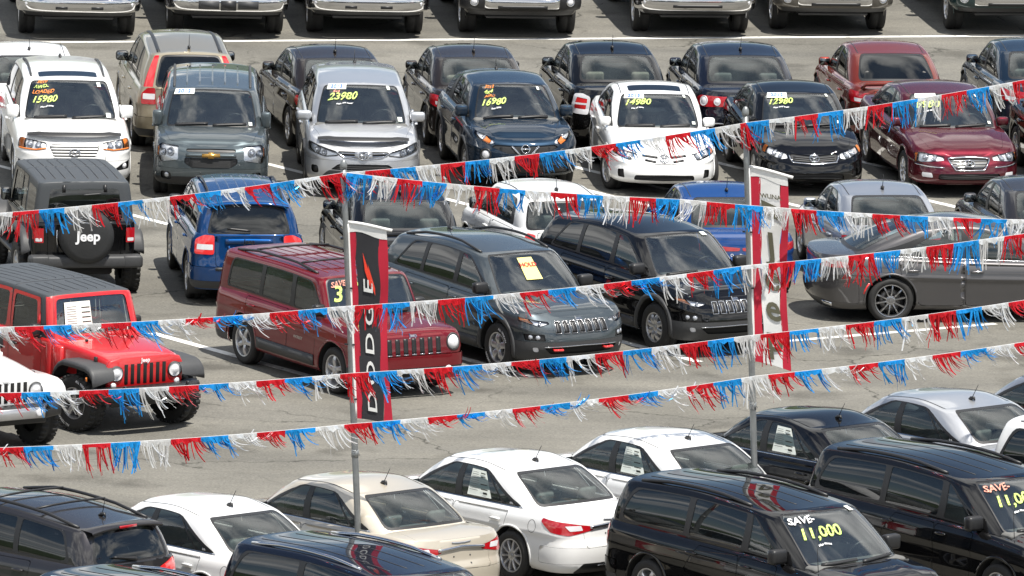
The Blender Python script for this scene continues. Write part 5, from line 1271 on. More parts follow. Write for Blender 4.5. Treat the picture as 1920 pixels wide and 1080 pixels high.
# ---- pickup
def b_pickup(kind='ram'):
    c = suv(5.6, 2.02, [(-2.8, 1.30), (-.9, 1.29), (-.6, 1.24), (.9, 1.22), (1.6, 1.22), (2.5, 1.16), (2.8, 1.10)], [(-.75, 1.84), (0, 1.90), (.55, 1.85)], (1.15, .55, -.98, -.80), (.87, .70), wb=3.55, fo=1.0, R=.40, rim=.235, tw=.27, Ra=.48, zb=.42, nf=3.6, af=.55, style='five', Tr=.0 if False else .0) if False else \
        suv(5.6, 2.02, [(-2.8, 1.30), (-.9, 1.29), (-.6, 1.24), (.9, 1.22), (1.6, 1.22), (2.5, 1.16), (2.8, 1.10)], [(-.75, 1.84), (0, 1.90), (.55, 1.85)], (1.15, .55, -.98, -.80), (.87, .70), wb=3.55, fo=1.0, R=.40, rim=.235, tw=.27, Ra=.48, zb=.42, nf=3.6, af=.55, style='five')
    c.headlight([(.58, .86), (.94, .86), (1.0, 1.02), (.62, 1.02)], .03, [(.78, .94, .06)])
    g = c.front_panel('grille', [(0, .80), (.50, .82), (.54, 1.03), (0, 1.04)], 'black', -.03)
    c.bar(-.5, .5, .93, .05, 'chrome', -.01, .02, parent=g); c.strip([(-.53, .81), (.53, .81), (.56, 1.04), (-.56, 1.04)], .035, 'chrome', .004, .02, 'grille_surround', both=False, closed=True)
    cb = 'chrome' if kind in ('ram', 'ford') else ('paint' if kind != 'gmc' else 'chrome')
    bz0, bz1 = .50, .76
    if kind in ('black', 'toyota', 'green'):
        c.bulged('bumper_centre', -.64, .64, .54, .75, .03, .075, 'chrome'); c.bulged('bumper_end', .63, 1.22, .50, .78, .03, .06, 'black' if kind == 'black' else 'paint', pair=True); fog = (.80, .66)
    else:
        c.bulged('front_bumper', -1.22, 1.22, .48, .77, .02, .085, 'chrome'); fog = (.86, .63)
    if kind == 'ford':
        for u in (-.33, .33): V, F = ribbon(c.wmap, [(u - .17, .62), (u, .62), (u + .17, .62)], .14, .09, .03); c.add('bumper_guard', mesh(V, F, M['trim']))
        V, F = ribbon(c.wmap, [(-.13, .61), (0, .61), (.13, .61)], .17, .095, .03); c.add('plate_bracket', mesh(V, F, M['black']))
    else:
        for u in ((-.30, .30) if kind == 'ram' else (0,)): V, F = ribbon(c.wmap, densify([(u - (.10 if kind == 'ram' else .42), .58), (u + (.10 if kind == 'ram' else .42), .58)], .08), .05, .098, .006); c.add('bumper_slot', mesh(V, F, M['black']))
        for n_, V, F, m_ in (c.disc(fog[0], fog[1], .055, .085, .02, 'clear', 'fog_lamp'), c.ring(fog[0], fog[1], .062, .085, 'chrome', .014)): c.pair(n_, V, F, m_)
    c.front_panel('air_dam', [(0, .42), (1.0, .42), (1.0, .50), (0, .50)], 'black', .0, .02)
    c.hood(.98, 2.50, .74, .84); suv_tail(c, [(.78, .82), (.78, 1.20), (.92, 1.20), (.92, .82)], gate=.74, z0=.66, plate=False)
    suv_body(c, .10, -.50, -.62, quarter=False, win=('side', 'side', 'side'), back='side', dl=dict(trx=-.62, rx=-.70), wiper=False, door2=-.62, rows=(.12,))
    V, F = [], []
    pid = c.cap.cut(roundpoly([(-1.02, -.02, 0), (-1.02, .84, .04), (-2.70, .84, .04), (-2.70, -.02, 0)], .04)); V, F = c.cap.get(pid, .012); c.centre('bed_cover', V, F, M['black'])
    c.add('skid_plate', rbox(2.0, 2.55, -.6, .6, .34, .40, .02, 1, M['trim'])); c.add('axle', mesh(*tube([(c.xfa, -.8, .40), (c.xfa, .8, .40)], .06, 8), M['well']))
    return suv_close(c, 'chrome' if kind in ('ram', 'ford') else 'paint', msz=(.16, .26, .26))
for kd in ('ram', 'ford', 'black', 'gmc', 'toyota', 'green'): BUILD['pickup_' + kd] = (lambda kd=kd: b_pickup(kd))

# ---- boxy off-road vehicle: tub and hardtop from the shell builder, the rest bolted on
def plate_yz(poly, x0, x1, mat, bev=.012):
    bm = bmesh.new(); f = bm.faces.new([bm.verts.new((x1, y, z)) for y, z in poly])
    r = bmesh.ops.extrude_face_region(bm, geom=[f]); vs = [g for g in r['geom'] if isinstance(g, bmesh.types.BMVert)]
    for v in vs: v.co.x = x0
    bmesh.ops.recalc_face_normals(bm, faces=list(bm.faces))
    if bev: bmesh.ops.bevel(bm, geom=[e for e in bm.edges if len(e.link_faces) == 2 and e.calc_face_angle(0) > .7], offset=bev, segments=2, affect='EDGES', profile=.5)
    return bm_mesh(bm, mat, True)
def disc_x(x, y, z, prof, mat, n=22):
    V, F = lathe_y(prof, n); return mesh([(x + b, y + a, z + c) for a, b, c in V], [tuple(reversed(f)) for f in F], mat)
def b_wrangler(flare='trim', bumper='black', cover=True, sheet=False, soft_letter=False):
    c = Car(L=2.84, W=1.56, wb=2.95, fo=-.81, R=.405, rim=.225, tw=.265, tr=-.165, zb=.52, Ra=.50, af=.10, nf=6, ar=.14, nr=5, hwf=1, hwr=1, k=(12, 40, 12), flare=0, cp=6, steer=(12 if sheet else 0),
            ds=[(0, .03), (.06, .0), (.9, .004), (1, .02)], df=[(0, 0), (1, .02)], dr=[(0, .02), (.05, 0), (.92, .0), (1, .02)], zs=[(-1.42, 1.17), (1.42, 1.16)], crown=[(-1.4, .01), (1.4, .02)],
            xf0=1.36, xr0=-1.40, xf1=1.16, xr1=-1.34, w0=.755, w1=.675, gaf=.08, gnf=7, gar=.12, gnr=6, zr=[(-1.34, 1.765), (0, 1.80), (1.16, 1.775)], rc=.025, rp=5, gb=.008, style='five', rimmat='rim', wheel_letter=sheet, blocky=True)
    H = c.HV
    c.taillight([(.62, .86), (.62, 1.08), (.74, 1.08), (.74, .86)], .01, white=[(.64, .88), (.64, .93), (.725, .93), (.725, .88)], off=.05)
    g = c.front_panel('tailgate', [(0, .66), (.56, .66), (.56, 1.13), (0, 1.13)], 'paint', .004, .03, back=True, gap=.006)
    for x0, x1 in ((1.16, .28), (.26, -.52)):
        c.door([(x0, .60), (x0, 1.135), (x1, 1.135), (x1 + (.0 if x0 > 1 else .10), .60)], [(x1 + .16, .98, M['black'], .16)], r=.06, gap=.006)
    # painted windshield frame and door window frames, black hardtop behind
    pid = c.gh.cut([(-.02, -.01), (.80, -.01), (.80, .955 * H), (-.02, .955 * H)])
    q = c.gh.cut(roundpoly([(-.02, .10 * H, 0), (.635, .10 * H, .06), (.625, .86 * H, .06), (-.02, .86 * H, 0)], .06), src=[pid])
    V, F = c.gh.get(pid, .004); c.centre('windshield_frame', V, F, 'paint'); V, F = c.gh.get(q, -.01); c.ws = c.centre('windshield', V, F, M['glass'])
    for y0, y1 in ((-.5, -.02), (.05, .5)):
        V, F = ribbon(c.gmap, [(y0 + (y1 - y0) * k / 6, (.12 + .03 * math.sin(k / 3)) * H) for k in range(7)], .02, .008, .016); c.add('wiper', mesh(V, F, M['black']))
    for k, (x0, x1) in enumerate(((1.10, .28), (.25, -.52))):
        fid = c.gh.cut(c.gside([(x0 + .03, -.02), (x0 - (.10 if k == 0 else .0), .90), (x1, .90), (x1, -.02)], .03)); w_ = c.gh.cut(c.gside([(x0 - .08, .07), (x0 - (.17 if k == 0 else .06), .82), (x1 + .06, .82), (x1 + .06, .07)], .06), src=[fid])
        V, F = c.gh.get(fid, .006, .002); c.pair('door_frame', V, F, 'paint'); V, F = c.gh.get(w_, -.004); c.pair('side_window', V, F, M['side'])
    w_ = c.gh.cut(c.gside([(-.62, .10), (-.62, .80), (-1.24, .80), (-1.26, .10)], .07)); V, F = c.gh.get(w_, .002); c.pair('side_window', V, F, M['tint'])
    w_ = c.gh.cut(roundpoly([(c.GS - .58, .06 * H, .06), (c.GS + .02, .06 * H, 0), (c.GS + .02, .80 * H, 0), (c.GS - .56, .80 * H, .06)], .06)); V, F = c.gh.get(w_, .004); c.centre('rear_window', V, F, M['tint'])
    for y in (-.34, .34):
        V, F = ribbon(c.gmap, [(c.GS + y, .72 * H), (c.GS + y, .90 * H)], .05, .006, .02); c.add('glass_hinge', mesh(V, F, M['black']))
    V, F = ribbon(c.gmap, [(c.GS - .02 + .04 * k, (.66 + .004 * k) * H) for k in range(8)], .02, .012, .02); c.add('wiper', mesh(V, F, M['trim']))
    for s_ in (-1, 1):   # pressed ribs in the hardtop
        for k in range(4):
            for x0, x1 in ((1.02, .36), (.16, -1.10)):
                y = s_ * (.10 + .15 * k); V, F = ribbon(c.rmap, [(x0, y - s_ * .03), (x0 - .06, y), ((x0 + x1) / 2, y), (x1, y)], .014, .0005, .003); c.add('roof_rib', mesh(V, F, M['black']))
    V, F = ribbon(c.rmap, [(.26, -.66 + .132 * k) for k in range(11)], .012, .0005, .003); c.add('roof_seam', mesh(V, F, M['black']))
    c.interior(xd=1.15, rows=(.35, -.55), seat='dash')
    c.mirrors(1.10, 1.26, M['black'], .10, .17, .20, .05)
    # hood
    st = [(1.36, .70, 1.165), (1.6, .685, 1.16), (2.0, .655, 1.135), (2.4, .62, 1.10), (2.58, .605, 1.075), (2.64, .60, 1.05)]; V = []; m = 9
    for x, w_, z in st:
        half = [(w_, .74), (w_, z - .09), (w_ - .008, z - .045), (w_ - .035, z - .012), (w_ - .10, z + .004)]
        V += [(x, y, zz) for y, zz in half] + [(x, w_ * .42, z + .022)] + [(x, 0, z + .03)] + [(x, -w_ * .42, z + .022)] + [(x, -y, zz) for y, zz in reversed(half)]
    m = 13; F = [(i * m + k, (i + 1) * m + k, (i + 1) * m + k + 1, i * m + k + 1) for i in range(len(st) - 1) for k in range(m - 1)]
    c.add('hood', mesh(V, [tuple(reversed(f)) for f in F]), 'paint', [spec('hood_catch', rbox(2.36, 2.42, s_ * .63 - .02, s_ * .63 + .02, .95, 1.07, .008, 1, M['black'])) for s_ in (-1, 1)] +
          [spec('hood_bump_stop', rbox(1.72, 1.76, s_ * .38 - .02, s_ * .38 + .02, 1.165, 1.20, .008, 1, M['black'])) for s_ in (-1, 1)] + [spec('washer_nozzle', rbox(1.66, 1.72, -.03, .03, 1.175, 1.195, .006, 1, M['black']))])
    V, F = tube([(1.42, -.72, 1.02), (1.40, -.735, 1.95)], [.004, .003], 6); c.add('antenna', mesh(V, F, M['trim'], True), None, [spec('antenna_base', mesh(*tube([(1.42, -.70, 1.0), (1.42, -.73, 1.04)], .022, 8), M['black']))])
    # grille with seven slots and round lamps
    gp = [(-.60, .62), (.60, .62), (.635, .80), (.63, .96), (.58, 1.05), (.40, 1.085), (-.40, 1.085), (-.58, 1.05), (-.63, .96), (-.635, .80)]
    ks = [spec('grille_slot', rbox(2.695, 2.706, (k - 3) * .105 - .030, (k - 3) * .105 + .030, .70, .985, .012, 1, M['well'])) for k in range(7)]
    c.add('grille', plate_yz(gp, 2.62, 2.70, None, .02), 'paint', ks)
    c.letters('Jeep', 0, 0, .08, 'chrome', bold=.03); t = c.parts.pop(); tv, tf = text_geo('Jeep', .085, 0, .03, 'CENTER'); c.add('lettering', mesh([(2.712, x, 1.03 + y) for x, y in tv], tf, M['chrome'] if False else M['white'], False))
    for s_ in (-1, 1):
        c.add('headlight', disc_x(2.70, s_ * .485, .865, [(.105, 0), (.105, .02), (.092, .022), (.085, .012), (.05, .04), (.001, .045)], M['clear']), None, [spec('lamp_ring', disc_x(2.70, s_ * .485, .865, [(.112, 0), (.112, .024), (.098, .026)], M['chrome'] if sheet is None else M['trim']))])
        c.add('turn_signal', disc_x(2.70, s_ * .53, .695, [(.045, 0), (.045, .015), (.03, .022), (.001, .026)], M['clear']))
    # fenders, inner fenders, bumpers
    def fl(path, y0, y1, mat):
        for s_ in (1, -1):
            V = []
            for x, z in path: V += [(x, s_ * y0, z), (x, s_ * (y1 - .05), z), (x, s_ * (y1 - .012), z - .012), (x, s_ * y1, z - .04), (x, s_ * y1, z - .085), (x, s_ * (y1 - .02), z - .085)]
            F = [(i * 6 + k, i * 6 + 6 + k, i * 6 + 7 + k, i * 6 + k + 1) for i in range(len(path) - 1) for k in range(5)] + [tuple(range(6)), tuple(range(len(path) * 6 - 1, len(path) * 6 - 7, -1))]
            me = mesh(V, F if s_ < 0 else [tuple(reversed(f)) for f in F], None if mat == 'paint' else M[mat])
            c.add('fender_flare', me, 'paint' if mat == 'paint' else None, [spec('side_marker', rbox(2.62, 2.66, s_ * y1 - .012, s_ * y1 + .008, .78, .84, .006, 1, M['amber']))] if y0 < .7 else None)
    fl([(2.80, .80), (2.77, .90), (2.69, .965), (2.58, .995), (2.30, 1.005), (1.98, 1.0), (1.86, .95), (1.76, .86), (1.68, .72)], .56, .935, flare)
    fl([(-.16, .72), (-.22, .88), (-.32, .98), (-.50, 1.01), (-.95, 1.01), (-1.12, .98), (-1.24, .88), (-1.30, .74)], .74, .935, flare)
    for s_ in (1, -1):
        c.add('inner_fender', rbox(1.40, 2.60, s_ * .60 - .06, s_ * .60 + .06, .50, .95, .02, 1, M['well']))
        c.add('running_board', rbox(-.2, 1.62, s_ * .80 - .07, s_ * .80 + .07, .46, .54, .03, 2, M['black']))
        c.add('cowl_side', rbox(1.30, 1.62, min(s_ * .62, s_ * .74), max(s_ * .62, s_ * .74), .60, 1.10, .02, 1, None), 'paint')
    bp = [(-.80, .50), (.80, .50), (.82, .60), (.80, .68), (-.80, .68), (-.82, .60)]
    def bb(v):
        y = abs(v.y); v = v.copy(); v.x -= max(0, y - .42) * .42; return v
    bm_ = bmesh.new(); n = 14; rows = []
    for i in range(n + 1):
        y = -.84 + 1.68 * i / n; xo = -max(0, abs(y) - .45) * .45; rows.append([bm_.verts.new((2.78 + xo, y, .50)), bm_.verts.new((2.98 + xo, y, .50)), bm_.verts.new((3.0 + xo, y, .53)), bm_.verts.new((3.0 + xo, y, .66)), bm_.verts.new((2.97 + xo, y, .69)), bm_.verts.new((2.78 + xo, y, .69))])
    for i in range(n):
        for k in range(6): bm_.faces.new((rows[i][k], rows[i][(k + 1) % 6], rows[i + 1][(k + 1) % 6], rows[i + 1][k]))
    bm_.faces.new(rows[0]); bm_.faces.new(list(reversed(rows[-1]))); bmesh.ops.recalc_face_normals(bm_, faces=list(bm_.faces))
    ks = []
    if bumper == 'silver':
        ks = [spec('bumper_cover', rbox(3.0, 3.02, -.46, .46, .52, .675, .01, 1, M['rim']))] + [spec('fog_lamp', disc_x(3.02, s_ * .36, .60, [(.055, 0), (.055, .01), (.04, .015), (.001, .012)], M['clear'])) for s_ in (-1, 1)]
    c.add('front_bumper', bm_mesh(bm_, M['black'], True), None, ks + [spec('tow_hook', rbox(2.98, 3.04, s_ * .52 - .02, s_ * .52 + .02, .64, .74, .01, 1, M['black'])) for s_ in (-1, 1)])
    c.add('air_dam', rbox(2.74, 2.80, -.62, .62, .40, .52, .02, 1, M['black']))
    c.add('rear_bumper', rbox(-1.66, -1.42, -.86, .86, .50, .68, .04, 2, M['trim']), None, [spec('bumper_cap', rbox(-1.665, -1.43, s_ * .70 - .14, s_ * .70 + .14, .505, .685, .03, 2, M['trim'])) for s_ in (-1, 1)])
    # spare wheel in a soft cover
    V, F = lathe_y([(.001, .165), (.30, .165), (.36, .15), (.40, .11), (.412, .04), (.41, -.10), (.38, -.13)], 40)
    sp = spec('spare_wheel_cover', mesh([(-1.60 - b, a, .98 + z) for a, b, z in V], F, noisy('soft_cover', (.022, .023, .024), .6, scale=6, amt=.3, bump=.25)))
    tv, tf = text_geo('Jeep', .21, 0, .03, 'CENTER'); sp['kids'].append(spec('lettering', mesh([(-1.772, -x + .0, 1.0 + y) for x, y in tv], tf, M['white'], False)))
    c.parts.append(sp); c.add('spare_carrier', rbox(-1.60, -1.40, -.12, .12, .85, 1.1, .02, 1, M['black']))
    V, F = tube([(-1.44, .40, .70), (-1.45, .42, .90), (-1.45, .42, 1.05)], .012, 6); c.add('tailgate_latch', mesh(V, F, M['chrome']))
    if sheet: c.sticker(-.26, .50, .46, .36, None, name='price_sheet'); [c.sticker(-.12, .34 + .10 * k, .15, .014, None, mk='ink', off=.011, name='printed_line') for k in range(4)]; [c.sticker(-.37, .32 + .05 * k, .17, .006, None, mk='dash', off=.011, name='printed_line') for k in range(8)]; c.sticker(.50, .16, .12, .07, None, name='window_tag')
    c.wheels(); c.parts = [p for p in c.parts if p['n'] != 'wheel_housing' and p['n'] != 'arch_lip']
    V, F = ribbon(c.wmap, c.arch_arc(c.xra, c.Ra - .002, 0, 180), .004, -.3, .3); c.pair('wheel_housing', V, F, M['well'])
    c.add('chassis', rbox(-1.5, 2.6, -.42, .42, .38, .56, .03, 1, M['well']))
    for xa in (c.xfa, c.xra): c.add('axle', mesh(*tube([(xa, -.8, .405), (xa, .8, .405)], .05, 8), M['well']))
    out = c.finish()
    out[1]['mat'] = None; out[1]['me'].materials.append(MATS['hardtop'])
    return [dict(s, mx=Matrix.Translation((-.6, 0, 0)) @ (s['mx'] if s['mx'] is not None else Matrix())) for s in out]
noisy('hardtop', (.050, .055, .060), .5, scale=60, amt=.15, bump=.15)
BUILD['wrangler_red'] = lambda: b_wrangler('trim', 'black', sheet=True)
BUILD['wrangler_white'] = lambda: b_wrangler('paint', 'silver')
def shorten(specs, cut=.40, x0=.26):
    """two-door version: the middle of the tub is taken out"""
    f = lambda x: x if x > x0 else (x + cut if x < x0 - cut - .01 else x0 - (x0 - x) * .024)
    done = set()
    def go(ss, inside):
        for q in ss:
            m_ = q['mx']
            wheel = q['n'] == 'wheel' or q['n'] in ('seat', 'steering_wheel')
            if m_ is not None and (wheel or inside is False) and q['n'] in ('wheel', 'seat', 'steering_wheel'):
                b_ = .6 if q['n'] == 'wheel' else 0.0; t = m_.translation.x + b_; q['mx'] = Matrix.Translation((f(t) - t, 0, 0)) @ m_; continue
            if q['me'] and q['me'].name not in done:
                if q['me'].users > 1: q['me'] = q['me'].copy()
                done.add(q['me'].name)
                for v in q['me'].vertices: v.co.x = f(v.co.x)
            go(q['kids'], False)
    go(specs, False); return specs
BUILD['wrangler_black'] = lambda: shorten(b_wrangler('trim', 'black'))

# ------------------------------------------------------------------ the setting: lot, painted lines, wooded hills round it
def kind(o, k): o['kind'] = k; return o
def asphalt():
    m = bpy.data.materials.new('asphalt'); m.use_nodes = True; nt = m.node_tree; b = nt.nodes['Principled BSDF']; nd = nt.nodes; lk = nt.links
    tc = nd.new('ShaderNodeTexCoord')
    def noise(scale, det=6, rough=.6, vec=None, dist=0.0):
        n = nd.new('ShaderNodeTexNoise'); n.inputs['Scale'].default_value = scale; n.inputs['Detail'].default_value = det; n.inputs['Roughness'].default_value = rough; n.inputs['Distortion'].default_value = dist
        lk.new(vec or tc.outputs['Object'], n.inputs['Vector']); return n
    def ramp(src, p0, c0, p1, c1):
        r = nd.new('ShaderNodeValToRGB'); e = r.color_ramp.elements; e[0].position = p0; e[0].color = (*c0, 1); e[1].position = p1; e[1].color = (*c1, 1); lk.new(src, r.inputs['Fac']); return r.outputs['Color']
    def mix(mode, f, a, c):
        x = nd.new('ShaderNodeMix'); x.data_type = 'RGBA'; x.blend_type = mode
        for s, v in (('Factor', f), ('A', a), ('B', c)):
            if isinstance(v, (int, float)): x.inputs[s].default_value = v
            elif isinstance(v, tuple): x.inputs[s].default_value = (*v, 1)
            else: lk.new(v, x.inputs[s])
        return x.outputs['Result']
    base = ramp(noise(.30, 6).outputs['Fac'], .3, (.132, .127, .112), .72, (.214, .206, .183))
    # long tyre-worn streaks
    mp = nd.new('ShaderNodeMapping'); mp.inputs['Scale'].default_value = (.10, .9, 1); mp.inputs['Rotation'].default_value = (0, 0, R_(14)); lk.new(tc.outputs['Object'], mp.inputs['Vector'])
    base = mix('MULTIPLY', .85, base, ramp(noise(1.2, 4, .5, mp.outputs[0]).outputs['Fac'], .32, (.78, .78, .79), .66, (1.06, 1.05, 1.03)))
    # aggregate
    base = mix('MULTIPLY', .85, base, ramp(noise(26, 3, .7).outputs['Fac'], .28, (.62, .62, .62), .74, (1.36, 1.35, 1.32)))
    base = mix('MULTIPLY', .6, base, ramp(noise(9, 4, .7).outputs['Fac'], .3, (.8, .8, .8), .7, (1.15, 1.15, 1.14)))
    # oil stains
    base = mix('MULTIPLY', ramp(noise(.75, 3, .5).outputs['Fac'], .57, (0, 0, 0), .70, (.65, .65, .65)), base, (.42, .41, .40))
    # wandering cracks, only in patches
    wv = noise(1.3, 4, .6); add = nd.new('ShaderNodeVectorMath'); add.operation = 'MULTIPLY_ADD'; lk.new(wv.outputs['Color'], add.inputs[0]); add.inputs[1].default_value = (.9, .9, 0); lk.new(tc.outputs['Object'], add.inputs[2])
    vo = nd.new('ShaderNodeTexVoronoi'); vo.feature = 'DISTANCE_TO_EDGE'; vo.inputs['Scale'].default_value = .27; lk.new(add.outputs[0], vo.inputs['Vector'])
    crk = ramp(vo.outputs['Distance'], .0018, (1, 1, 1), .0062, (0, 0, 0)); msk = ramp(noise(.45, 3).outputs['Fac'], .44, (0, 0, 0), .56, (1, 1, 1))
    base = mix('MIX', mix('MULTIPLY', 1.0, crk, msk), base, (.045, .043, .036))
    lk.new(base, b.inputs['Base Color']); b.inputs['Roughness'].default_value = .88; b.inputs['Specular IOR Level'].default_value = .3
    bp = nd.new('ShaderNodeBump'); bp.inputs['Strength'].default_value = .5; bp.inputs['Distance'].default_value = .012; lk.new(noise(30, 4, .7).outputs['Fac'], bp.inputs['Height']); lk.new(bp.outputs['Normal'], b.inputs['Normal'])
    return m
n_ = 24; gv = [(-450 + 900 * i / n_, -450 + 900 * j / n_, 0) for j in range(n_ + 1) for i in range(n_ + 1)]
kind(link('parking_lot_asphalt', mesh(gv, [(j * 25 + i, j * 25 + i + 1, (j + 1) * 25 + i + 1, (j + 1) * 25 + i) for j in range(n_) for i in range(n_)], asphalt(), False)), 'structure')
def worn_paint():
    m = bpy.data.materials.new('worn_line_paint'); m.use_nodes = True; nt = m.node_tree; b = nt.nodes['Principled BSDF']
    tc = nt.nodes.new('ShaderNodeTexCoord'); nz = nt.nodes.new('ShaderNodeTexNoise'); nz.inputs['Scale'].default_value = 7; nz.inputs['Detail'].default_value = 8; nz.inputs['Roughness'].default_value = .7
    nt.links.new(tc.outputs['Object'], nz.inputs['Vector']); cr = nt.nodes.new('ShaderNodeValToRGB'); e = cr.color_ramp.elements
    e[0].position = .32; e[0].color = (.24, .23, .21, 1); e[1].position = .46; e[1].color = (.74, .73, .69, 1)
    nt.links.new(nz.outputs['Fac'], cr.inputs['Fac']); nt.links.new(cr.outputs['Color'], b.inputs['Base Color']); b.inputs['Roughness'].default_value = .8
    return m
LP = worn_paint()
def line(a, b, w_=.14):
    A, B = Vector((*a, .004)), Vector((*b, .004)); d = (B - A).normalized(); s = Vector((-d.y, d.x, 0)) * w_ / 2; n = max(2, int((B - A).length / .4)); V = []
    rr = random.Random(int(a[0] * 100)); 
    for i in range(n + 1):
        p = A + (B - A) * i / n; V += [p + s * (1 + rr.uniform(-.12, .12)), p - s * (1 + rr.uniform(-.12, .12))]
    kind(link('painted_line', mesh(V, [(2 * i, 2 * i + 1, 2 * i + 3, 2 * i + 2) for i in range(n)], LP, False)), 'structure')
line((-16.0, 21.7), (16.0, 28.75), .18)
U34 = Vector((2.23, -3.04)).normalized()
def stall(p, a, b, w_=.14): line((p[0] - U34.x * a, p[1] - U34.y * a), (p[0] + U34.x * b, p[1] + U34.y * b), w_)
stall((-4.17, -6.31), 1.9, 2.9, .16); stall((-.6, -6.35), 2.4, 1.6, .16); stall((1.83, -4.72), 2.4, 1.6, .16); line((4.0, -4.10), (7.25, -2.06), .14)
stall((-3.7, 10.8), 2.0, 2.2); stall((-5.64, 5.4), 1.6, 1.8); stall((-.75, 7.7), 1.6, 1.6); stall((6.82, 8.87), 1.6, 1.6); stall((-8.1, 10.1), 2, 2.2); stall((1.0, 11.6), 2, 2.4); stall((3.3, 12.4), 2, 2.4); stall((5.7, 12.8), 2, 2.4); stall((8.2, 13.3), 2, 2.4); stall((2.0, 8.2), 1.6, 1.6); stall((4.3, 8.6), 1.6, 1.6)
# wooded hills all round, behind the camera too: they are what the car sides and roofs mirror
def hills():
    rnd = random.Random(3); V = []; F = []; n = 220; rows = 9
    for i in range(n):
        a = 2 * math.pi * i / n; s = math.sin(a); r0 = 190 + (110 if s < 0 else 0) * (-s if s < 0 else 0)**.7 + 8 * math.sin(3 * a + 1)
        hh = 12 + 3 * math.sin(2 * a + .5) + 3 * math.sin(5 * a) + 2 * math.sin(11 * a + 2)
        for k in range(rows):
            t = k / (rows - 1); r = r0 + 60 * t**1.1; z = hh * (1 - (1 - t)**2.2) + (rnd.uniform(-2.2, 2.2) if k else -1)
            V.append((r * math.cos(a) + rnd.uniform(-2, 2), r * math.sin(a) + rnd.uniform(-2, 2), z))
    for i in range(n):
        for k in range(rows - 1): F.append((i * rows + k, i * rows + k + 1, ((i + 1) % n) * rows + k + 1, ((i + 1) % n) * rows + k))
    return mesh(V, F, noisy('woodland', (.035, .055, .022), .9, scale=.35, amt=.55, bump=.6, bscale=1.2), False)
kind(link('wooded_hills', hills()), 'structure')
def weed(p, s, label):
    rnd = random.Random(int(p[0] * 77)); V = []; F = []
    for i in range(26):
        a = rnd.uniform(0, 6.28); l = s * rnd.uniform(.5, 1.2); h = s * rnd.uniform(.25, .9); w_ = s * .09; o = len(V); ca, sa = math.cos(a), math.sin(a)
        V += [(-sa * w_ * .4, ca * w_ * .4, 0), (sa * w_ * .4, -ca * w_ * .4, 0), (ca * l * .6 + sa * w_, sa * l * .6 - ca * w_, h), (ca * l * .6 - sa * w_, sa * l * .6 + ca * w_, h), (ca * l, sa * l, h * .75)]
        F += [(o, o + 1, o + 2, o + 3), (o + 3, o + 2, o + 4)]
    o = link('weed', mesh(V, F, noisy('weed_leaf', (.07, .13, .03), .7, scale=9, amt=.4), False)); o.location = (*p, .002); o['label'] = label; o['category'] = 'weed'
weed((.72, 26.1), .13, 'small green weed growing by the front wheel of the black pickup')
weed((-8.15, 15.6), .0001, 'x') if False else None

# ------------------------------------------------------------------ the parked vehicles, row by row from the back
C_ = dict(white=paint('white', (.82, .82, .81)), black=paint('black', (.005, .005, .0055)), blackblue=paint('blue_black', (.006, .008, .016), .2), brown=paint('brown_black', (.028, .022, .019), .4),
          pickgrey=paint('pickup_grey', (.022, .024, .028), .4), silver=paint('silver', (.50, .51, .53), .65), green=paint('dark_green', (.020, .042, .044), .4), brownsilver=paint('pewter', (.13, .12, .105), .6),
          tan=paint('champagne', (.33, .285, .20), .55), grey=paint('slate_grey', (.075, .092, .10), .55), bluegrey=paint('steel_blue', (.066, .080, .090), .5), graphite=paint('graphite', (.085, .082, .084), .6), navy=paint('navy', (.012, .024, .042), .4),
          civic=paint('copper_red', (.19, .030, .018), .45), maroon=paint('maroon', (.085, .008, .015), .45), patriot=paint('deep_cherry', (.16, .010, .015), .35), jred=paint('flame_red', (.54, .010, .012), .0), blue=paint('bright_blue', (.003, .050, .21), .35), deepblue=paint('deep_blue', (.003, .042, .15), .35),
          granite=paint('granite', (.040, .038, .040), .55), cashmere=paint('cashmere', (.60, .54, .44), .35), bluesilver=paint('blue_silver', (.33, .35, .39), .65))
GP = 'pickups parked along the back'; GB = 'used cars parked nose to the back line'; GC = 'used cars facing the camera'; GD = 'cars parked with their tails to the aisle'; GE = 'new vehicles angled to the aisle'; GF = 'new sedans parked tail to tail with the vans'; GG = 'new vans and wagons in the front row'
for m, x, y, ps, pm, lb in (
    ('pickup_ram', -7.70, 26.44, 5, 'pickgrey', 'grey pickup with plain chrome bumper, leftmost of the back row'), ('pickup_ford', -5.19, 27.0, 5, 'pickgrey', 'grey pickup with black guards and plate bracket on its chrome bumper'),
    ('pickup_ram', -2.81, 27.42, 5, 'pickgrey', 'dark grey pickup with plain chrome bumper, third from left in back row'), ('pickup_black', -.24, 27.87, 6, 'black', 'black pickup with chrome middle section in its bumper'),
    ('pickup_gmc', 2.70, 28.51, 7, 'silver', 'silver pickup with round fog lamps, fifth from left in back row'), ('pickup_toyota', 5.08, 29.18, 7, 'brownsilver', 'pewter grey pickup with chrome bumper centre and painted ends'),
    ('pickup_green', 8.08, 29.70, 8, 'green', 'dark green pickup, rightmost of the back row')):
    park(m, 'pickup_truck', lb, 'pickup', (x, y), ps, C_[pm], GP)
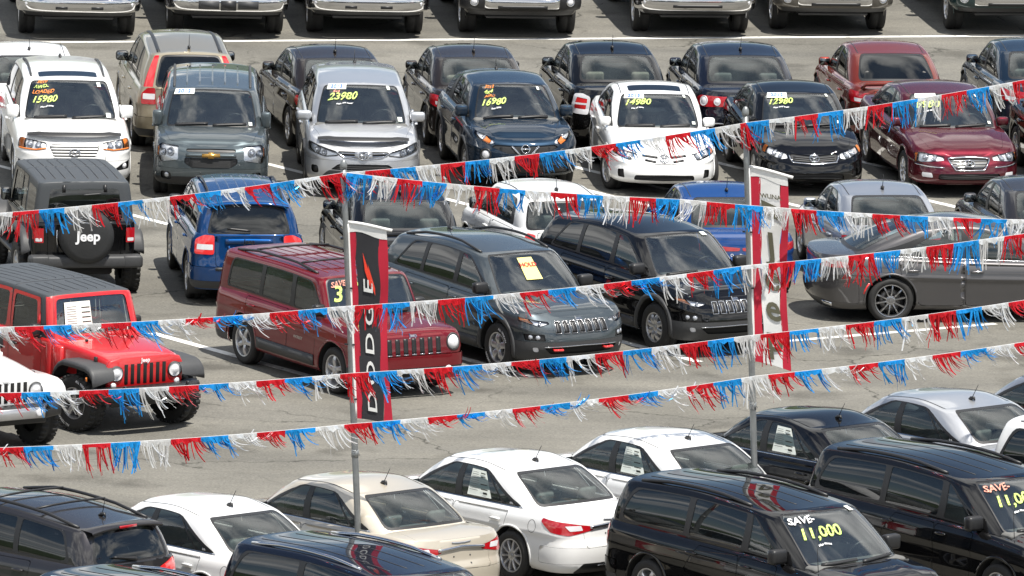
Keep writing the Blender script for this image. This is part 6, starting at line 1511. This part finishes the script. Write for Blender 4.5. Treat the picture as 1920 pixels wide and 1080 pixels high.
for m, x, y, ps, pm, n, lb in (
    ('sedan_plain', -7.97, 13.96, 7, 'white', 'sedan', 'white sedan mostly hidden behind the white SUV with orange and green writing'), ('crv', -5.47, 14.14, 6.6, 'tan', 'suv', 'champagne SUV with tall red lamps beside its rear window'),
    ('sedan_side', -3.09, 14.52, 10.8, 'brown', 'sedan', 'dark brown sedan behind the silver SUV with price 23980'), ('sedan_forte', -.81, 14.98, 7.5, 'brown', 'sedan', 'dark brown sedan with wide red tail lamps, behind the small navy crossover'),
    ('sedan_sentra', 1.43, 15.40, 8, 'black', 'sedan', 'black sedan with white and red tail lamps and SENTRA lettering'), ('sedan_passat', 3.53, 15.92, 7, 'blackblue', 'sedan', 'black sedan with round white lenses in its red tail lamps'),
    ('sedan_civic', 5.96, 16.57, 8, 'civic', 'sedan', 'copper red sedan with dark tinted rear window'), ('sedan_plain', 8.43, 17.25, 8, 'navy', 'sedan', 'navy sedan cut by right edge in the row with the copper red sedan')):
    park(m, n, lb, 'car', (x, y), ps, C_[pm], GB, False)
for m, x, y, ps, pm, n, lb in (
    ('santa_fe', -7.15, 9.65, 6, 'white', 'suv', 'white SUV with 2010 AWD LOADED 15980 on its windshield'), ('orlando', -4.83, 9.53, 1.5, 'grey', 'suv', 'slate grey wagon with gold badge and 2012 sticker on windshield'),
    ('rav4', -2.52, 10.13, 3.4, 'silver', 'suv', 'silver SUV with black hood deflector and price 23980'), ('juke', -.16, 10.98, 9, 'navy', 'suv', 'small navy crossover with price 16980 on its windshield'),
    ('corolla_white', 2.17, 11.04, 5, 'white', 'sedan', 'white sedan with price 14980 and 2013 sticker'), ('corolla_black', 4.42, 11.51, 8.5, 'black', 'sedan', 'black sedan with price 12980 and 2012 sticker'),
    ('sonata', 6.76, 11.81, 11, 'maroon', 'sedan', 'maroon sedan with chrome framed grille, facing the camera at right'), ('sedan_plain', 9.15, 11.89, 11, 'black', 'sedan', 'dark sedan of which only the rear wheel shows at right edge, beside the maroon sedan')):
    park(m, n, lb, 'car', (x, y), ps, C_[pm], GC)
park('wrangler_black', 'off_road_vehicle', 'black boxy off-road vehicle with covered spare wheel on its tailgate', 'off-roader', (-6.75, -.37), 12, C_['black'], GD, False)
for m, x, y, ps, pm, n, lb in (
    ('compass', -4.21, -.23, 7.3, 'deepblue', 'suv', 'deep blue SUV seen from behind with chrome lettering on tailgate'), ('sedan_avenger', -1.83, .51, 8, 'black', 'sedan', 'black sedan behind the black and red banner, left of the white hatchback'),
    ('hatch', .38, .98, 17, 'white', 'hatchback', 'white hatchback with dark wraparound rear window, behind the grey SUV'), ('sedan_dart', 3.12, 1.61, 8, 'blue', 'sedan', 'bright blue sedan with spaced white letters on its trunk'),
    ('sedan_forte', 5.48, 2.16, 10, 'bluesilver', 'sedan', 'silver sedan just right of the white and red banner'), ('sedan_plain', 7.98, 3.0, 11, 'granite', 'sedan', 'dark grey sedan at right edge, just right of the silver sedan beside the banner')):
    park(m, n, lb, 'car', (x, y), ps, C_[pm], GD, False)
park('wrangler_red', 'off_road_vehicle', 'red boxy off-road vehicle with grey hardtop and price sheet in windshield', 'off-roader', (-6.32, -11.10), 34, C_['jred'], GE)
park('wrangler_white', 'off_road_vehicle', 'white boxy off-road vehicle cut by left edge, in front of the red one', 'off-roader', (-8.20, -13.04), 34, C_['white'], GE)
park('patriot', 'suv', 'cherry red boxy SUV with roof rack and round headlights', 'car', (-2.51, -7.83), 31, C_['patriot'], GE)
park('cherokee', 'suv', 'grey SUV with yellow HOLD card in its windshield', 'car', (-.17, -5.61), 32, C_['bluegrey'], GE)
park('cherokee_plain', 'suv', 'black SUV with silver wheel covers, partly behind the white and red banner', 'car', (2.13, -3.57), 32, C_['black'], GE)
park('two_hundred_s', 'sedan', 'dark grey sedan seen from the side with big dark spoked wheel', 'car', (6.80, -1.19), 99, C_['graphite'], GE)
park('journey', 'suv', 'dark grey wagon with black roof rack seen from behind at bottom left', 'car', (-6.46, -26.58), 45, C_['granite'], GF, False)
for m, x, y, pm, lb in (
    ('two_hundred', -3.99, -25.38, 'white', 'white sedan beside the dark wagon with roof rack at bottom left'), ('two_hundred', -2.0, -23.51, 'cashmere', 'cream sedan behind the steel pole with the black banner'), ('two_hundred_sheet', 0, -21.55, 'white', 'white sedan whose whole tail shows, price sheet in its side window'),
    ('two_hundred_sheet', 2.06, -19.63, 'white', 'white sedan with price sheet, behind the nearest black van'), ('two_hundred_sheet', 4.14, -17.75, 'black', 'black sedan with price sheet in its side window, behind a steel pole'),
    ('two_hundred', 6.02, -16.04, 'silver', 'silver sedan right of the black sedan with the price sheet'), ('two_hundred', 7.94, -14.24, 'bluesilver', 'grey sedan at right edge, farthest of the front sedans')):
    park(m, 'sedan', lb, 'car', (x - .09, y + .02), 40, C_[pm], GF, False)
for m, x, y, pm, lb in (
    ('van', 3.58, -25.50, 'black', 'black minivan with white SAVE 11,000 on windshield, nearest at bottom right'), ('van_pink', 6.22, -22.80, 'black', 'black minivan with pink SAVE 11,000 on windshield, at right edge'), ('suv_white', 8.77, -20.4, 'white', 'white minivan cut by right edge behind the black minivan'),
    ('van_chrome', -1.45, -30.61, 'blackblue', 'black minivan with silver roof rail at bottom, left of the middle'), ('van_chrome', -3.92, -33.25, 'black', 'black minivan of which only the roof shows at bottom left')):
    park(m, 'minivan', lb, 'van', (x, y), 40, C_[pm], GG)

# ------------------------------------------------------------------ poles, banners, tinsel strings
galv = noisy('galvanised_steel', (.24, .25, .25), .42, .55, scale=9, amt=.3, bump=.1)
def flag_pole(base, top, label, zc):
    b, t = Vector((*base, 0)), Vector(top); n = 8
    root = bpy.data.objects.new('flag_pole', None); COL.objects.link(root); root.location = b; root['label'] = label; root['category'] = 'pole'; root['group'] = 'poles carrying the pennant strings'
    d = t - b; pt = [d * (i / n) for i in range(n + 1)]
    link('pole_shaft', mesh(*tube(pt, [.043] * 5 + [.039] * 4, 14), galv), parent=root)
    V, F = tube([d + Vector((0, 0, -.01)), d + Vector((0, 0, .02)), d + Vector((0, 0, .06)), d + Vector((0, 0, .10)), d + Vector((0, 0, .115))], [.045, .05, .045, .028, .004], 14); link('pole_cap', mesh(V, F, galv), parent=root)
    link('base_flange', mesh(*tube([(0, 0, 0), (0, 0, .02), (0, 0, .025)], [.13, .13, .06], 16), galv), parent=root)
    for z in zc:
        p = d * (z / d.z); link('joint_collar', mesh(*tube([p + Vector((0, 0, -.05)), p + Vector((0, 0, .05))], .049, 14), galv), parent=root)
        w_ = [p + Vector((.06 * math.cos(a) + .03 * math.sin(a * .7), .06 * math.sin(a), .015 * a - .03)) for a in [k * .5 for k in range(20)]]
        link('wire_tie', mesh(*tube(w_, .004, 5), M['trim']), parent=root)
    return root
POLE = [((-1.88, -24.93), (-2.25, -24.93, 5.80)), ((3.40, -20.35), (3.08, -20.35, 5.93))]
flag_pole(*POLE[0], 'galvanised steel pole carrying the black and red banner', (2.0,)); flag_pole(*POLE[1], 'galvanised steel pole carrying the white and red banner', (1.95,))
cl = lambda n, c: noisy(n, c, .85, scale=5, amt=.12, bump=.15)
CB, CRD, CW, COL_O = cl('banner_black', (.022, .022, .026)), cl('banner_red', (.46, .012, .035)), cl('banner_white', (.70, .70, .68)), cl('banner_olive', (.10, .095, .06))
def finely(V2, F2, step=.05):
    """cut flat lettering into small facets so that it follows the ripples of its cloth"""
    bm = bmesh.new(); vs = [bm.verts.new((x, y, 0)) for x, y in V2]
    for f in F2:
        try: bm.faces.new([vs[i] for i in f])
        except ValueError: pass
    for ax in (0, 1):
        lo, hi = min(v[ax] for v in V2), max(v[ax] for v in V2); n = int((hi - lo) / step)
        for k in range(1, n + 1):
            co = [0, 0, 0]; no = [0, 0, 0]; co[ax] = lo + k * step; no[ax] = 1; bmesh.ops.bisect_plane(bm, geom=list(bm.verts) + list(bm.edges) + list(bm.faces), dist=1e-6, plane_co=co, plane_no=no)
    bm.verts.index_update(); out = [(v.co.x, v.co.y) for v in bm.verts], [tuple(v.index for v in f.verts) for f in bm.faces]; bm.free()
    return out
def along(pole, z):
    b, t = Vector((*pole[0], 0)), Vector(pole[1]); return b + (t - b) * (z / t.z)
def banner(pole, z1, z0, wd, ang, name_mats, label, letters, drop=.0):
    """a vertical banner beside a pole; local x outwards from the pole, y down from the top; gently rippled"""
    ca, sa = math.cos(ang), math.sin(ang)
    root = bpy.data.objects.new('banner', None); COL.objects.link(root); root['label'] = label; root['category'] = 'banner'; root['group'] = 'dealer banners on the poles'
    root.location = along(pole, z1)
    org = Vector(root.location); hgt = z1 - z0
    def S(x, y, off=0.0):
        p = along(pole, z1 - y) - org; rip = .050 * math.sin(y * 2.1 + x * 5) * (x / wd) + .022 * math.sin(y * 5.3 + 1 + x * 9) * (x / wd)
        u = .050 + x * (1 + .05 * math.sin(y * 2.6 + .6) * (x / wd) - .05 * y / hgt); 
        return (p.x + ca * u - sa * (rip + off) * -1 * 0 + sa * 0, p.y + sa * u - (rip + off), p.z - drop * x + .01 * math.sin(x * 8))
    hh = z1 - z0; ny = 40
    for nm, x0, x1, mat in name_mats:
        V = []; F = []; nx = 6
        for j in range(ny + 1):
            for i in range(nx + 1):
                wob = (.012 * math.sin(j * .55 + x0 * 20) if 0 < x0 or x1 < wd else 0)
                a = x0 + (0 if x0 <= 0 else wob); b_ = x1 + (0 if x1 >= wd else wob); V.append(S(a + (b_ - a) * i / nx, hh * j / ny))
        F = [(j * (nx + 1) + i, (j + 1) * (nx + 1) + i, (j + 1) * (nx + 1) + i + 1, j * (nx + 1) + i + 1) for j in range(ny) for i in range(nx)]
        link(nm, mesh(V, F, mat), parent=root)
    sv = [S(-.03 + .0 * k, hh * k / 20) for k in range(21)]; link('sleeve', mesh(*tube(sv, .03, 8), CW), parent=root)
    tp = [Vector(S(-.05 + (wd + .12) * k / 8, 0)) + Vector((0, 0, .02)) for k in range(9)]; link('top_arm', mesh(*tube(tp, .022, 8), CW), parent=root)
    hem = []
    for i in range(7): hem += [S(wd * i / 6, .0, .004), S(wd * i / 6, .11 - .02 * math.sin(i), .004)]
    link('top_hem', mesh(hem, [(2 * i, 2 * i + 1, 2 * i + 3, 2 * i + 2) for i in range(6)], CW), parent=root)
    for k in (.33, .62, .9):
        q = S(-.03, hh * k); link('sleeve_tie', mesh(*tube([Vector(q) + Vector((-.1, 0, 0)), Vector(q) + Vector((.035, -.03, 0))], .012, 6), M['black']), parent=root)
    for nm, V2, F2, mat in letters: V2, F2 = finely(V2, F2); link(nm, mesh([S(x, y, .012) for x, y in V2], F2, mat, False), parent=root)
    return root
def turned(s, size, cx, y0, mat, xs, nm='lettering'):
    """lettering that reads upwards: its line runs from low to high"""
    V, F = text_geo(s, size, 0, .012, 'CENTER', xs); return (nm, [(cx - b, y0 - a) for b, a in [(y, x) for x, y in V]], F, mat)
def upright(s, size, cx, y0, mat, xs=1.0, nm='lettering', rot=0.0, bold=.02):
    V, F = text_geo(s, size, 0, bold, 'CENTER', xs); c_, s_ = math.cos(rot), math.sin(rot); return (nm, [(cx + x * c_ - y * s_, y0 - (x * s_ + y * c_)) for x, y in V], F, mat)
L1 = [turned(ch, .175, .225, 2.34 - .385 * i, CW, 2.35) for i, ch in enumerate('DODGE')]
for dx in (0, .06):
    q = [(.16 + dx, .36 + dx * 2.4), (.25 + dx, .66 + dx * 2.4), (.25 + dx, .82 + dx * 1.4), (.18 + dx, .60 + dx * 2.0)]; L1.append(('slash_mark', q, [(0, 1, 2, 3)], noisy('banner_orange', (.78, .05, .02), .8, scale=5, amt=.1)))
banner(POLE[0], 5.06, 2.47, .48, R_(-8), (('red_stripe', 0, .07, CRD), ('black_field', .07, .37, CB), ('red_stripe', .37, .48, CRD)), 'black banner with red edges and white DODGE lettering on steel pole', L1, .13)
L2 = [upright('WLINA', .085, .26, .33, COL_O, 1.0, rot=.12), ('badge_field', [(.13, .40), (.40, .46), (.41, .63), (.15, .59)], [(0, 3, 2, 1)], COL_O), upright('Jeep.', .135, .27, .52, CW, 1.0, rot=.14, bold=.03)]
for i, (ch, y) in enumerate((('J', 1.02), ('e', 1.45), ('e', 1.86), ('p', 2.28))): L2.append(upright(ch, .50,   .265 + .005 * i, y, COL_O, .95, rot=.10, bold=.02))
banner(POLE[1], 5.20, 2.56, .49, R_(-5), (('red_stripe', 0, .12, CRD), ('white_field', .12, .39, CW), ('red_stripe', .39, .49, CRD)), 'white banner with red edges and stacked olive letters on steel pole', L2, .20)

def foil(name, col, metal, rough):
    m = noisy(name, col, rough, metal, scale=14, amt=.35); b = m.node_tree.nodes['Principled BSDF']; b.inputs['Transmission Weight'].default_value = 0.0
    return m
FOIL = [foil('foil_red', (.66, .012, .022), .60, .22), foil('foil_blue', (.012, .30, .80), .60, .20), foil('foil_silver', (.94, .95, .97), .55, .17)]
FOIL[2].node_tree.nodes['Principled BSDF'].inputs['Alpha'].default_value = .8
TAPE = principled('tape_white', (.80, .80, .80), .5)
def catenary(pts, sag):
    """smooth path through hang points with a little sag between them"""
    P = [Vector(p) for p in pts]; out = []
    for a, b in zip(P[:-1], P[1:]):
        n = max(4, int((b - a).length / .12))
        for k in range(n): t = k / n; p = a.lerp(b, t); p.z -= sag * 4 * t * (1 - t) * ((b - a).length / 6)**2; out.append(p)
    out.append(P[-1]); return out
def pennant_string(pts, seg, flen, phase, wind, label, seed, sag=.06):
    rnd = random.Random(seed); P = catenary(pts, sag); L_ = [0.0]
    for a, b in zip(P[:-1], P[1:]): L_.append(L_[-1] + (b - a).length)
    def at(s):
        s = min(max(s, 0), L_[-1] - 1e-6); i = int(np.searchsorted(L_, s, 'right') - 1); t = (s - L_[i]) / (L_[i + 1] - L_[i]); return P[i].lerp(P[i + 1], t)
    root = bpy.data.objects.new('pennant_string', None); COL.objects.link(root); root['label'] = label; root['category'] = 'bunting'; root['group'] = 'tinsel pennant strings'
    n = int(L_[-1] / .15); V = []   # the white tape everything hangs from
    for k in range(n + 1):
        p = at(L_[-1] * k / n); V += [p + Vector((0, -.004, .018)), p + Vector((0, -.004, -.012)), p + Vector((0, .004, -.012)), p + Vector((0, .004, .018))]
    link('tape', mesh(V, [(4 * i + k, 4 * i + (k + 1) % 4, 4 * i + 4 + (k + 1) % 4, 4 * i + 4 + k) for i in range(n) for k in range(4)], TAPE, False), parent=root)
    s = -seg * rnd.random() * .3; idx = phase; gust = 0.0
    while s < L_[-1]:
        e = s + seg * rnd.uniform(.94, 1.06); c = idx % 3; idx += 1; V = []; F = []
        gust = .75 * gust + rnd.gauss(0, .16); wnd = wind((s + e) / 2 / L_[-1]) + gust; clump = rnd.uniform(1.5, 4.5); ph = rnd.uniform(0, 6.28); short = rnd.uniform(.75, 1.12)
        # folded band along the tape
        m = 8; 
        for k in range(m + 1):
            p = at(s + (e - s) * k / m); V += [p + Vector((0, -.007, .016)), p + Vector((0, -.009 - .012 * rnd.random(), -.022 - .05 * rnd.random()**2)), ]
        F += [(2 * k, 2 * k + 1, 2 * k + 3, 2 * k + 2) for k in range(m)]
        nst = 26; torn = rnd.random() < .22; hole = rnd.uniform(.1, .8); ncl = rnd.randint(4, 7); conv = rnd.uniform(.25, .8)
        for q in range(nst):
            fx = (q + rnd.uniform(.05, .95)) / nst
            if rnd.random() < .09 or (torn and hole < fx < hole + .28): continue
            p0 = at(s + (e - s) * fx); p1 = at(s + (e - s) * fx + .05); tan = (p1 - p0).normalized() if (p1 - p0).length > 1e-6 else Vector((1, 0, 0))
            cc_ = (int(fx * ncl) + .5) / ncl; pull = (cc_ - fx) * seg * conv; clp = math.sin(cc_ * clump * 3 + ph); ln = flen * short * rnd.uniform(.72, 1.04) * (1.08 if rnd.random() < .12 else 1); w_ = seg / 22 * rnd.uniform(.65, 1.35)
            sw = wnd + .30 * clp + rnd.gauss(0, .07); dy = rnd.uniform(-.4, .4); tw = rnd.uniform(-1.8, 1.8); t0 = rnd.uniform(-.6, .6); pos = p0.copy() + Vector((0, -.004 - .014 * rnd.random(), -.004)); st = 6; ang = sw * .5; o = len(V)
            for k in range(st + 1):
                a = t0 + tw * k / st; side = tan * math.cos(a) + Vector((0, 1, 0)) * math.sin(a); ww = w_ * (1 if k < st else .9)
                V += [pos - side * ww / 2, pos + side * ww / 2]
                ang += sw * .20 + rnd.gauss(0, .07); dd = Vector((0, 0, -1)) * math.cos(ang) + tan * math.sin(ang) + Vector((0, 1, 0)) * dy * .4
                pos = pos + dd.normalized() * ln / st + tan * pull / st
            F += [(o + 2 * k, o + 2 * k + 1, o + 2 * k + 3, o + 2 * k + 2) for k in range(st)]
        link(('red_tinsel', 'blue_tinsel', 'silver_tinsel')[c], mesh(V, F, FOIL[c], False), parent=root)
        s = e
    return root
STR = [[(-7.364, -29.554, 5.753), (-2.254, -24.986, 5.729), (3.092, -20.411, 5.815), (7.847, -16.416, 6.084)],
       [(-2.205, -24.986, 5.73), (2.253, -21.512, 4.925), (7.842, -18.082, 4.216)],
       [(-6.662, -44.262, 6.899), (-2.023, -40.399, 6.613), (2.855, -36.493, 6.578), (7.151, -33.184, 6.658)],
       [(-6.462, -48.327, 6.862), (-1.827, -44.37, 6.52), (2.803, -40.578, 6.419), (6.991, -37.265, 6.523)],
       [(-6.31, -51.382, 6.793), (-1.775, -47.42, 6.479), (2.886, -43.511, 6.461), (6.868, -40.308, 6.531)]]
pennant_string(STR[0][:2], .435, .355, 0, lambda t: .10 + .15 * t, 'tinsel string rising from left edge to top of left pole', 11, .05)
pennant_string(STR[0][1:3], .435, .35, 2, lambda t: .55 - .35 * t, 'tinsel string between the tops of the two poles', 12, .05)
pennant_string(STR[0][2:], .435, .355, 1, lambda t: .25, 'tinsel string rising from top of right pole to right edge', 13, .05)
pennant_string(STR[1], .435, .355, 1, lambda t: .06 + .25 * t, 'tinsel string sloping down to the right from top of left pole', 14, .05)
pennant_string(STR[2], .425, .34, 0, lambda t: .95 - 1.25 * t if t < .6 else .12, 'tinsel string crossing in front of the cherry red boxy SUV', 15, .05)
pennant_string(STR[3], .425, .35, 1, lambda t: .75 - .5 * t, 'tinsel string crossing just below the front of the red off-roader', 16, .05)
pennant_string(STR[4], .425, .345, 1, lambda t: .7 - .3 * t, 'lowest and nearest tinsel string, above the white sedans', 17, .05)
